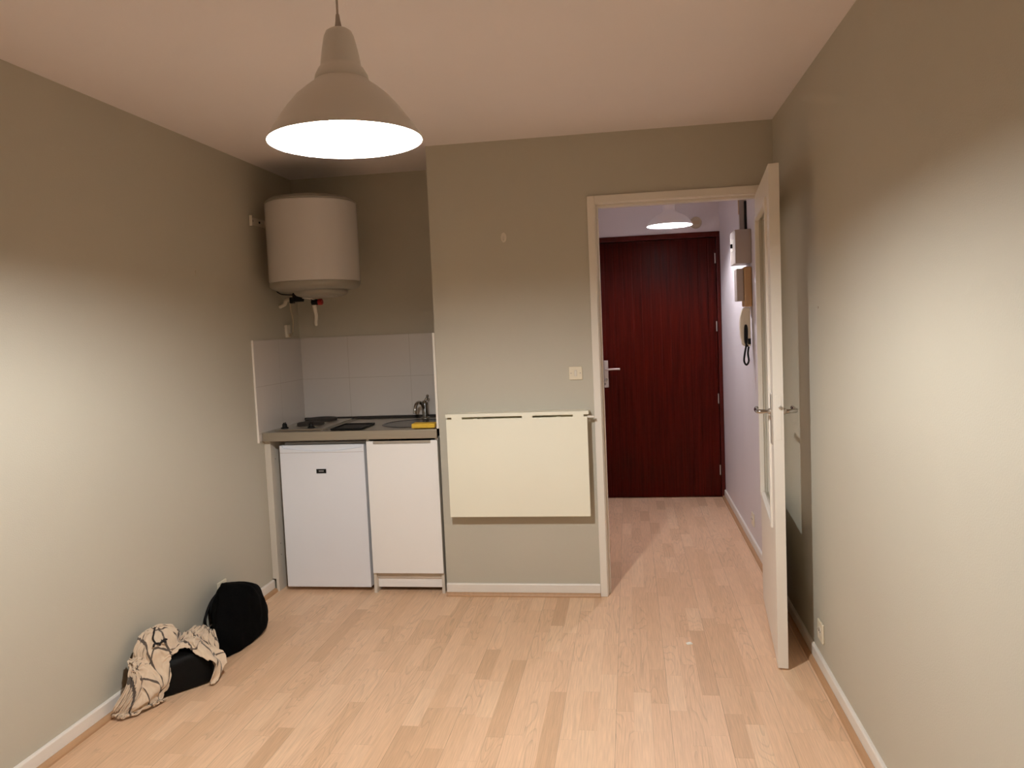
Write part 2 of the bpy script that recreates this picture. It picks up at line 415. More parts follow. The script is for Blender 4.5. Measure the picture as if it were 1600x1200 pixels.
# entrance door ---------------------------------------------------------
d2 = bpy.data.objects.new('door_2', None); COL.objects.link(d2); d2.location = (1.80, YC, 0)
struct(d2, 'dark red wooden entrance door at the end of the hallway', 'door')
box('door_leaf', (.030, .957, .012, .052, .006, 2.090), 'mahog', d2, bevel=.002)
box('handle_plate', (.044, .080, .004, .0125, .920, 1.142), 'satin', d2, bevel=.004)
tube('door_handle', [(.062, .006, 1.070), (.062, -.030, 1.070), (.066, -.046, 1.070), (.085, -.052, 1.071), (.13, -.052, 1.072), (.176, -.050, 1.071)], .009, 'satin', d2, n=14)
lathe('lock_cylinder', [(.012, 0), (.012, -.010), (.006, -.011)], 'chrome', d2, 20, (.062, .004, .985), 'y')
lathe('thumb_turn', [(.008, 0), (.008, -.02)], 'chrome', d2, 16, (.050, .004, .952), 'y')
for z in (1.925, 1.385, .805, .225):
    lathe('hinge', [(.0055, z-.04), (.0055, z+.04)], 'satin', d2, 12, (.953, .004, 0))
fr2 = box('trim_2', [(1.802, 1.828, YC-.012, YC+.06, 0, 2.094), (2.760, W-.002, YC-.012, YC+.06, 0, 2.094), (1.802, W-.002, YC-.012, YC+.06, 2.094, 2.135)], 'mahog_frame', bevel=.004)
struct(fr2, 'dark red frame around the entrance door', 'door frame')

# ------------------------------------------------------------------ pendant lamps
def pendant(name, label, prof_out, loc, ceil, mats, bulb_z, bulb_r, tilt):
    t = thing(name, label, 'lamp', loc); t.rotation_euler = (0, tilt, 0)
    th = .0022
    prof_in = [(max(r-th, .004), z-(th if z > .02 else 0)) for r, z in prof_out]
    bm = bmesh.new(); full = prof_out+prof_in[::-1]
    rings = lathe_bm(bm, full, 72)
    n = 72
    for i in range(n): bm.faces.new((rings[-1][i], rings[-1][(i+1) % n], rings[0][(i+1) % n], rings[0][i]))
    o = finish('lamp_shade', bm, mats[0], t, smooth=True); bpy_smooth(o, 50)
    top = prof_out[-1][1]
    lathe('cable_grip', [(.0088, top-.004), (.0085, top+.004), (.0062, top+.018), (.0042, top+.034)], 'greybox', t, 20)
    tube('cable', [(0, 0, top+.03), (.001, 0, (top+ceil)/2), (0, 0, ceil-.012)], .0028, 'greybox', t, n=8)
    lathe('ceiling_cup', [(.006, ceil-.045), (.03, ceil-.040), (.045, ceil-.015), (.047, ceil-.0005)], 'plastic', t, 32)
    lathe('lamp_holder', [(.019, bulb_z+bulb_r*1.25), (.019, top-.012), (.006, top-.004)], 'plastic', t, 24)
    # bulb: globe with a neck
    pr = []
    for k in range(1, 12):
        a = -PI/2+k*PI/13
        pr.append((bulb_r*math.cos(a), bulb_z+bulb_r*math.sin(a)))
    pr.append((.014, bulb_z+bulb_r*1.3))
    lathe('light_bulb', [(.001, bulb_z-bulb_r)]+pr, mats[1], t, 24)
    return t
P1 = [(.190, 0), (.187, .006), (.176, .024), (.160, .047), (.139, .076), (.114, .105), (.092, .124), (.072, .139), (.0645, .146), (.0655, .149), (.064, .158), (.055, .174), (.0505, .178), (.049, .184),
      (.046, .205), (.041, .232), (.0365, .252), (.031, .264), (.022, .270), (.008, .272)]
pendant('pendant_lamp', 'large lit white metal pendant lamp hanging in the main room', P1, (1.380, -2.140, 1.925), H-1.925, ('shade', 'bulb'), BZ1, .040, -.012)
P2 = [(r_*1.09, z_*1.09) for r_, z_ in [(.1385, 0), (.136, .008), (.125, .026), (.108, .046), (.082, .064), (.056, .076), (.041, .086), (.037, .095), (.0365, .15), (.034, .163), (.026, .17), (.008, .172)]]
pendant('pendant_lamp', 'small lit white pendant lamp hanging in the hallway', P2, (2.348, 1.25, 2.077), H-2.077, ('shadehall', 'bulb2'), BZ2, .028, 0)

# ------------------------------------------------------------------ water heater on the left wall
wh = thing('water_heater', 'white cylindrical electric water heater high in the kitchenette alcove', 'water heater', (.305, .165, 1.745))
R = .2525
lathe('tank', [(R-.004, 0), (R, .003), (R, .435), (R-.004, .439)], 'tank', wh, 96)
lathe('top_cap', [(R-.004, .4395), (R-.002, .446), (R-.02, .462), (R-.08, .475), (.03, .48)], 'tankcap', wh, 96)
lathe('bottom_cap', [(R-.001, -.0005), (R-.002, -.016), (R-.014, -.032), (R-.035, -.040), (.165, -.047)], 'tankcap', wh, 96)
lathe('cover_bowl', [(.150, -.0475), (.147, -.060), (.135, -.072), (.10, -.082), (.03, -.085)], 'tankcap', wh, 64, (.03, 0, 0))
box('thermostat_knob', (.125, .150, -.060, -.035, -.083, -.060), 'tankcap', wh, bevel=.004)
br = box('mounting_bracket', [(-.304, -.299, -.140, .145, .330, .372), (-.304, -.240, .03, .06, .335, .367), (-.303, -.285, -.145, -.138, .322, .380)], 'plastic', wh, bevel=.002)
lathe('bracket_screw', [(.007, 0), (.006, .004)], 'dark', wh, 12, (-.2985, -.035, .352), 'x')
lathe('bracket_screw', [(.007, 0), (.006, .004)], 'mark', wh, 12, (-.2985, -.115, .352), 'x')
# safety group, stop valve with red cap, drain siphon, inlet pipe, power cord
box('safety_valve', [(-.160, -.108, .030, .082, -.100, -.048), (-.182, -.160, .036, .076, -.108, -.072)], 'black', wh, bevel=.006)
tube('inlet_pipe', [(-.300, .16, -.120), (-.262, .15, -.105), (-.245, .13, -.086), (-.215, .10, -.082), (-.180, .06, -.088)], .011, 'plastic', wh)
tube('copper_link', [(-.112, .055, -.078), (-.085, .06, -.080), (-.062, .075, -.085), (-.045, .08, -.092)], .005, 'satin', wh)
lathe('stop_valve', [(.015, -.030), (.017, -.026), (.017, .004), (.012, .008)], 'black', wh, 20, (-.035, .085, -.105), 'x')
lathe('red_cap', [(.016, .009), (.018, .012), (.018, .031), (.013, .035)], 'red', wh, 20, (-.035, .085, -.105), 'x')
tube('drain_siphon', [(-.050, .085, -.120), (-.050, .09, -.150), (-.050, .10, -.185), (-.058, .11, -.215), (-.066, .13, -.235), (-.088, .17, -.215), (-.105, .24, -.195)], .0135, 'plastic', wh, taper=.45)
tube('power_cord', [(-.150, .08, -.046), (-.185, .10, -.052), (-.212, .12, -.085), (-.222, .14, -.14), (-.240, .20, -.20), (-.272, .262, -.255), (-.291, .288, -.285)], .0042, 'cord', wh)
tube('sensor_lead', [(-.10, -.02, -.046), (-.12, .02, -.060), (-.08, .06, -.075), (-.06, .075, -.09)], .003, 'dark', wh)
tube('sensor_lead', [(-.235, -.02, -.03), (-.225, .03, -.052), (-.17, .06, -.058), (-.135, .055, -.050)], .0035, 'dark', wh)

co = thing('cable_outlet', 'small white cable outlet on the wall above the tile corner', 'outlet', (0, .405, 1.44))
box('cover', (.0006, .016, -.026, .026, .001, .078), 'plastic', co, bevel=.003)
box('cord_clamp', (.016, .024, -.012, .016, .004, .026), 'cord', co, bevel=.003)

# ------------------------------------------------------------------ tiled splashback
ZT, ZC = 1.433, .918
sb = thing('tiled_splashback', 'pale grey glazed tile splashback behind the sink and hotplates', 'backsplash', (0, 0, 0))
box('back_tiles', (.0095, XJ-.0095, D-.009, D-.0005, ZC+.013, ZT), 'tile', sb)
box('side_tiles', (.0005, .0090, -.036, D-.0005, .872, ZT), 'tile', sb)
box('side_tiles', (XJ-.0090, XJ-.0005, .000, D-.0005, ZC+.001, ZT), 'tile', sb)
box('edge_trim', (.0002, .0105, -.044, -.0362, .864, ZT+.002), 'tileedge', sb, bevel=.002)
box('edge_trim', (XJ-.0130, XJ-.0002, -.0085, -.0005, .9185, ZT+.002), 'tileedge', sb, bevel=.002)

# ------------------------------------------------------------------ steel worktop with round sink
wt = thing('kitchen_worktop', 'stainless steel worktop with inset round sink in the alcove', 'worktop', (0, 0, 0))
WX0, WX1, WY0, WY1 = .0130, 1.0135, -.009, .572
bm = bmesh.new()
cx, cy_, rs = .812, .262, .172
n = 64
# top sheet with a round hole: inner ring, outer ring projected on the sheet's rectangle
RX0, RX1, RY0, RY1 = .612, WX1, WY0, WY1
inn, out = [], []
angs = [2*PI*i/n for i in range(n)]
for a in angs:
    dx, dy = math.cos(a), math.sin(a)
    inn.append(bm.verts.new((cx+rs*dx, cy_+rs*dy, .9165)))
    k = min(((RX1-cx)/dx if dx > 1e-9 else (RX0-cx)/dx if dx < -1e-9 else 9), ((RY1-cy_)/dy if dy > 1e-9 else (RY0-cy_)/dy if dy < -1e-9 else 9))
    out.append(bm.verts.new((cx+k*dx, cy_+k*dy, .9165)))
for i in range(n): bm.faces.new((inn[i], inn[(i+1) % n], out[(i+1) % n], out[i]))
for qx in (RX0, RX1):
    for qy in (RY0, RY1):
        # corner triangles
        near = sorted(range(n), key=lambda i: (out[i].co.x-qx)**2+(out[i].co.y-qy)**2)[:2]
        c_ = bm.verts.new((qx, qy, .9165)); bm.faces.new((out[near[0]], out[near[1]], c_))
bx(bm, WX0, RX0, WY0, WY1, .9150, .9165)
finish('steel_top', bm, 'steel', wt)
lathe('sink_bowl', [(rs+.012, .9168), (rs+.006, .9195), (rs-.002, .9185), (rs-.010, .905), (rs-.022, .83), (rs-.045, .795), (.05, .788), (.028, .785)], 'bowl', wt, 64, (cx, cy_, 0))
lathe('drain', [(.028, .7855), (.026, .790), (.010, .788)], 'chrome', wt, 32, (cx, cy_, 0))
box('front_edge', [(WX0, WX1, WY0-.001, WY0+.018, .867, .9168)], 'apron', wt, bevel=.004)
box('back_upstand', (WX0, WX1-.001, WY1-.014, WY1, .9166, .9300), 'castiron', wt, bevel=.002)
box('drip_ridge', [(.352, .358, .03, .53, .9166, .9210), (.372, .376, .03, .53, .9166, .9200)], 'steel', wt, bevel=.0015)

hb = thing('hob', 'two ring electric hob set in the left of the steel worktop', 'hob', (.19, .28, .9168))
box('hob_base', (-.135, .150, -.225, .250, 0, .0075), 'steel', hb, bevel=.003)
for (hx, hy, hr) in ((-.012, .150, .096), (.005, -.045, .078)):
    p = lathe('hotplate', [(hr, .0078), (hr, .0225), (hr-.006, .0250), (.02, .0245), (.018, .0230), (.003, .0230)], 'castiron', hb, 48, (hx, hy, 0))
    lathe('plate_ring', [(hr+.006, .0076), (hr+.006, .0105), (hr+.001, .0115)], 'chrome', p, 48, (hx, hy, 0), caps=False)
for hx in (-.100, .060):
    kb = lathe('control_knob', [(.022, .0078), (.021, .012), (.014, .016), (.013, .032), (.011, .034)], 'black', hb, 24, (hx, -.165, 0))
    box('knob_grip', (hx-.004, hx+.004, -.178, -.152, .0345, .041), 'black', kb, bevel=.002)

tb = box('tray', [(-.09, .09, -.115, .115, 0, .004), (-.09, -.084, -.115, .115, .004, .010), (.084, .09, -.115, .115, .004, .010), (-.084, .084, -.115, -.109, .004, .010), (-.084, .084, .109, .115, .004, .010)], 'black', bevel=.0015, loc=(.487, .145, .9172))
tag(tb, 'flat black tray lying on the worktop left of the sink', 'tray')

fc = thing('faucet', 'chrome mixer tap standing behind the round sink', 'faucet', (.815, .500, .9168))
lathe('tap_body', [(.026, 0), (.026, .006), (.0205, .010), (.0195, .080), (.0215, .088), (.0215, .098), (.012, .108)], 'chrome', fc, 32)
tube('spout', [(-.004, -.012, .062), (-.010, -.032, .090), (-.022, -.058, .102), (-.030, -.088, .092), (-.033, -.102, .065), (-.034, -.105, .040)], .0105, 'chrome', fc, n=16)
tube('lever', [(.002, 0, .100), (.010, .004, .116), (.018, .002, .130), (.022, -.012, .138)], .0095, 'chrome', fc, n=14, taper=.85)

sp = finish('sponge', (lambda b: (bx(b, -.070, .062, -.036, .036, 0, .026), b)[1])(bmesh.new()), 'sponge', loc=(.938, .044, .9195), bevel=.007, seg=3)
tag(sp, 'yellow sponge on the front edge of the worktop beside the sink', 'sponge')

# ------------------------------------------------------------------ fridge
fg = thing('refrigerator', 'white undercounter refrigerator with a small black badge', 'refrigerator', (.336, .034, 0))
box('body', (-.238, .242, .048, .510, .022, .846), 'fridge', fg, bevel=.003)
pts = [(-.248, .026), (.247, .026), (.247, .8365), (.236, .8365)]
for k in range(13):
    u = k/12; xx = .232-.462*u
    pts.append((xx, .802+.0 + .020*(2*u-1)**2))
pts += [(-.237, .8365), (-.248, .8365)]
fd = prism('door', pts, 0, .044, 'fridge', fg, 'y', bevel=.003)
box('handle_recess', (-.235, .235, .014, .040, .798, .8355), 'fridge', fd, bevel=.004)
box('seam_strip', (-.245, .244, -.0006, .002, .7935, .7950), 'greybox', fd)
bd = box('badge', (-.036, .022, -.0022, 0, .676, .701), 'black', fg, bevel=.001)
box('badge_lettering', [(-.021, -.0155, -.0028, -.0021, .686, .693), (-.0135, -.008, -.0028, -.0021, .686, .693), (-.006, -.0005, -.0028, -.0021, .686, .693), (.0015, .007, -.0028, -.0021, .686, .693)], 'mark', bd)
for px_ in (-.21, .21):
    for py_ in (.09, .47):
        lathe('foot', [(.016, 0), (.016, .008), (.009, .010), (.009, .0225)], 'black', fg, 16, (px_, py_, 0))

# ------------------------------------------------------------------ base cabinet
cb = thing('base_cabinet', 'white one door base cabinet under the sink', 'cabinet', (.606, 0, 0))
box('side_panel', (0, .017, .016, .545, 0, .8655), 'panel', cb, bevel=.001)
box('side_panel', (.389, .405, .016, .545, 0, .8655), 'panel', cb, bevel=.001)
box('bottom_shelf', (.0172, .3888, .032, .537, .084, .1175), 'panel', cb)
box('back_board', (.0172, .3888, .538, .545, .134, .865), 'panel', cb)
prism('door', [(.006, .119), (.406, .119), (.406, .8555), (.368, .8555), (.368, .839), (.044, .839), (.044, .8555), (.006, .8555)], -.0035, .0145, 'cab', cb, 'y', bevel=.0012)
box('handle_rail', [(.0445, .3675, .006, .013, .840, .8545), (.0445, .3675, -.001, .006, .840, .844)], 'cabrail', cb, bevel=.001)
box('plinth', (.0172, .3888, .045, .060, .026, .0835), 'cab', cb, bevel=.001)

sd = thing('side_board', 'narrow white upright board between fridge and left wall', 'panel', (.0135, .03, 0))
box('board', (.008, .0245, 0, .52, 0, .8655), 'panel', sd, bevel=.001)
box('scribe_strip', (-.0125, .0078, .0015, .020, .072, .8620), 'panel', sd, bevel=.001)
for (yy, zz) in ((.05, .755), (.05, .265), (.05, .20), (.30, .755), (.30, .265)):
    lathe('peg_hole', [(.003, .0246), (.003, .0250)], 'dark', sd, 10, (0, yy, zz), 'x')

# ------------------------------------------------------------------ folding wall table
ft = thing('folding_table', 'cream wall mounted drop leaf table folded down beside the doorway', 'table', (1.46, 0, .98))
box('shelf_strip', (-.377, .379, -.084, -.0005, .0045, .0225), 'table', ft, bevel=.002)
box('drop_leaf', (-.374, .371, -.084, -.066, -.528, -.006), 'table', ft, bevel=.002)
box('wall_cleat', (-.345, .345, -.022, -.0005, -.075, .0028), 'table', ft, bevel=.002)
for hx in (-.315, .060, .325):
    box('hinge', [(hx-.028, hx+.028, -.0850, -.0838, -.010, .008)], 'table', ft, bevel=.0004)
for hx in (-.22, .22):
    box('support_bracket', [(hx-.011, hx+.011, -.062, -.0225, -.42, -.005)], 'table', ft, bevel=.002)
box('stop_arm', (.371, .404, -.072, -.060, -.014, -.004), 'tileedge', ft, bevel=.001)

# ------------------------------------------------------------------ small wall things
def plate(name, label, loc, rot, knob=None, group=None, mat='ivory', cat='outlet', s=.078, holes=True):
    t = thing(name, label, cat, loc, group); t.rotation_euler = (0, 0, rot)   # local -y faces the room
    box('cover_plate', (-s/2, s/2, -.009, -.0006, -s/2, s/2), mat, t, bevel=.003)
    return t
sw = plate('light_switch', 'square white rocker light switch above the folding table', (1.775, 0, 1.194), 0, cat='switch', s=.070)
box('rocker', (-.0065, .0065, -.0125, -.009, -.016, .016), 'plastic', sw, bevel=.002)
for s in (-1, 1): lathe('screw', [(.003, -.0088), (.0028, -.0100)], 'greybox', sw, 12, (s*.024, 0, 0), 'y')
def socket(label, loc, rot):
    t = plate('wall_socket', label, loc, rot, s=.080)
    lathe('socket_well', [(.0205, -.0088), (.0195, -.0106), (.0185, -.0098), (.003, -.0092)], 'plastic', t, 28, (0, 0, 0), 'y')
    for s in (-1, 1): lathe('pin_hole', [(.0032, -.0094), (.003, -.0103)], 'dark', t, 10, (s*.0095, 0, 0), 'y')
    lathe('earth_pin', [(.0025, -.0092), (.0025, -.020)], 'satin', t, 10, (0, 0, .011), 'y')
    return t
socket('white wall socket low on the left wall behind the black bag', (0, -.508, .205), PI/2)
socket('white wall socket low on the right wall near the open door', (W, -.845, .170), -PI/2)
socket('white wall socket low on the hallway right wall', (W, .855, .188), -PI/2)
hk = thing('wall_hook', 'small white oval adhesive hook on the wall above the folding table', 'hook', (1.424, 0, 1.917))
prism('hook_base', [(.015*math.cos(a), .026*math.sin(a)) for a in [2*PI*i/28 for i in range(28)]], -.005, -.0005, 'plastic', hk, 'y', bevel=.0015)
tube('hook_arm', [(0, -.005, .006), (0, -.008, -.006), (0, -.012, -.013), (0, -.017, -.009)], .003, 'plastic', hk)
pg = thing('wall_plug', 'tiny painted cover high on the left wall left of the heater', 'wall plug', (0, -.534, 1.771))
box('plug_cover', (.0005, .004, -.012, .012, -.014, .014), 'wall', pg, bevel=.001)
pg = thing('wall_nail', 'tiny nail in the right wall', 'nail', (W, -.874, 1.475))
lathe('nail_head', [(.0045, -.0005), (.004, -.004)], 'greybox', pg, 10, (0, 0, 0), 'x')

# hallway right wall: fuse box, cable duct, meter cover, intercom
fb = thing('fuse_box', 'beige fuse box on the hallway right wall with a cable duct above', 'fuse box', (W, .82, 1.768))
box('housing', (-.094, -.0006, -.105, .115, 0, .200), 'greybox', fb, bevel=.004)
box('breaker_window', (-.0955, -.0945, -.05, .06, .08, .15), 'plastic', fb, bevel=.002)
box('breaker_switch', (-.108, -.0957, -.005, .012, .10, .125), 'black', fb, bevel=.002)
cd = thing('cable_duct', 'beige cable duct rising from the fuse box to the ceiling', 'cable duct', (W, .90, 1.969))
box('duct_channel', (-.042, -.0006, -.020, .012, 0, .445), 'greybox', cd, bevel=.002)
box('duct_slot', (-.014, -.0006, -.034, -.0205, 0, .185), 'dark', cd, bevel=.001)
box('duct_joint', (-.046, -.0428, -.016, .008, .11, .20), 'amber', cd, bevel=.001)
ic = thing('intercom_phone', 'cream intercom phone below the fuse box with a black cord', 'intercom', (W, .79, 1.27))
box('wall_unit', (-.088, -.046, -.060, .045, .275, .468), 'greybox', ic, bevel=.005)
box('front_cover', (-.0455, -.0006, -.075, .050, .240, .478), 'amber', ic, bevel=.010, seg=3)  # beige cover; the warm light on this side is painted in as amber
hs = prism('handset', [(-.012, .004), (-.052, .004), (-.062, .020), (-.070, .060), (-.073, .120), (-.070, .180), (-.060, .220), (-.045, .238), (-.012, .238)], -.058, -.012, 'ivory', ic, 'y', bevel=.008, seg=3)
box('mouthpiece_strip', (-.030, -.012, -.0600, -.0585, .015, .050), 'black', hs)
coil = [(-.030, -.055, .002), (-.045, -.062, .03), (-.046, -.063, .10), (-.041, -.064, .13), (-.035, -.064, .10), (-.040, -.064, .02), (-.050, -.06, -.04), (-.054, -.055, -.085), (-.040, -.05, -.108), (-.026, -.05, -.085), (-.030, -.05, -.04), (-.024, -.045, 0.0)]
tube('cord', coil, .0058, 'black', ic)
bz = thing('door_chime', 'yellowish round door chime above the entrance door', 'chime', (2.608, YC, 2.21))
lathe('chime_base', [(.046, -.0006), (.046, -.018), (.040, -.026), (.016, -.028)], 'cord', bz, 36, (0, 0, 0), 'y')
box('chime_grille', [(-.026, .026, -.0298, -.0262, .008+k*.0, .011+k*.0) for k in range(1)]+[(-.024, .024, -.0298, -.0262, -.012, -.009), (-.026, .026, -.0298, -.0262, -.002, .001)], 'amber', bz)

sc_ = finish('floor_scrap', (lambda b: (bx(b, -.013, .013, -.009, .009, 0, .003), bx(b, -.006, .009, -.006, .007, .003, .006), b)[2])(bmesh.new()), 'scrap', loc=(2.280, -.593, .0004), rot=(0, 0, .3), bevel=.001)
tag(sc_, 'tiny white scrap lying on the laminate near the open door', 'scrap')

# ------------------------------------------------------------------ black cloth bag against the left wall
def lerp_tab(tab, u):
    for a, b in zip(tab, tab[1:]):
        if u <= b[0]:
            w = (u-a[0])/(b[0]-a[0]); w = w*w*(3-2*w)*.5+w*.5
            return [p*(1-w)+q*w for p, q in zip(a[1:], b[1:])]
    return list(tab[-1][1:])
#        y      xmin  xmax  top z
BAG = BAGTAB
bg = thing('cloth_bag', 'slouchy black cloth bag slumped against the left wall', 'bag', (.13, -.60, 0))
bm = bmesh.new(); NY, NA = 60, 64; rings = []
ys = [BAG[0][0]+(BAG[-1][0]-BAG[0][0])*i/(NY-1) for i in range(NY)]
for i, y in enumerate(ys):
    x0, x1, h = lerp_tab(BAG, y)
    ring = []
    for k in range(NA):
        a = 2*PI*k/NA
        ca, sa = math.cos(a), math.sin(a)
        px_ = (x0+x1)/2+(x1-x0)/2*math.copysign(abs(ca)**.6, ca)
        # upper part leans to the wall
        zz = h*.46+h*.54*math.copysign(abs(sa)**.65, sa)
        zz = max(zz, .003)
        lean = (zz/max(h, .01)) * (x1-x0) * .16
        px_ = px_-lean*(1 if ca > -.2 else .2)
        q = Vector((px_*9, y*9, zz*9))
        nz = noise.noise(q)*.012+noise.noise(q*2.3)*.007+abs(noise.noise(q*1.3+Vector((5, 1, 2))))*.010
        wgt = min(1, zz/.03)
        px_ += nz*ca*wgt; zz += nz*sa*wgt if sa > 0 else 0
        ring.append(bm.verts.new((max(px_, .033 if zz < .075 else .006)-.13, y+.60+noise.noise(q*1.7)*.008, max(zz, .002))))
    rings.append(ring)
for a, b in zip(rings, rings[1:]):
    for k in range(NA): bm.faces.new((a[k], a[(k+1) % NA], b[(k+1) % NA], b[k]))
bm.faces.new(rings[0]); bm.faces.new(rings[-1])
o = finish('bag_body', bm, 'blackcloth', bg, smooth=True)
tube('strap', [(-.095, -.005, .215), (-.105, -.045, .19), (-.108, -.085, .150), (-.108, -.105, .115), (-.104, -.10, .085), (-.095, -.075, .075), (-.085, -.05, .085)], .0065, 'blacknylon', bg, n=8)
tube('strap', [(-.085, .02, .225), (-.098, -.02, .205), (-.100, -.06, .17), (-.09, -.07, .12), (-.075, -.055, .085)], .006, 'blacknylon', bg, n=8)

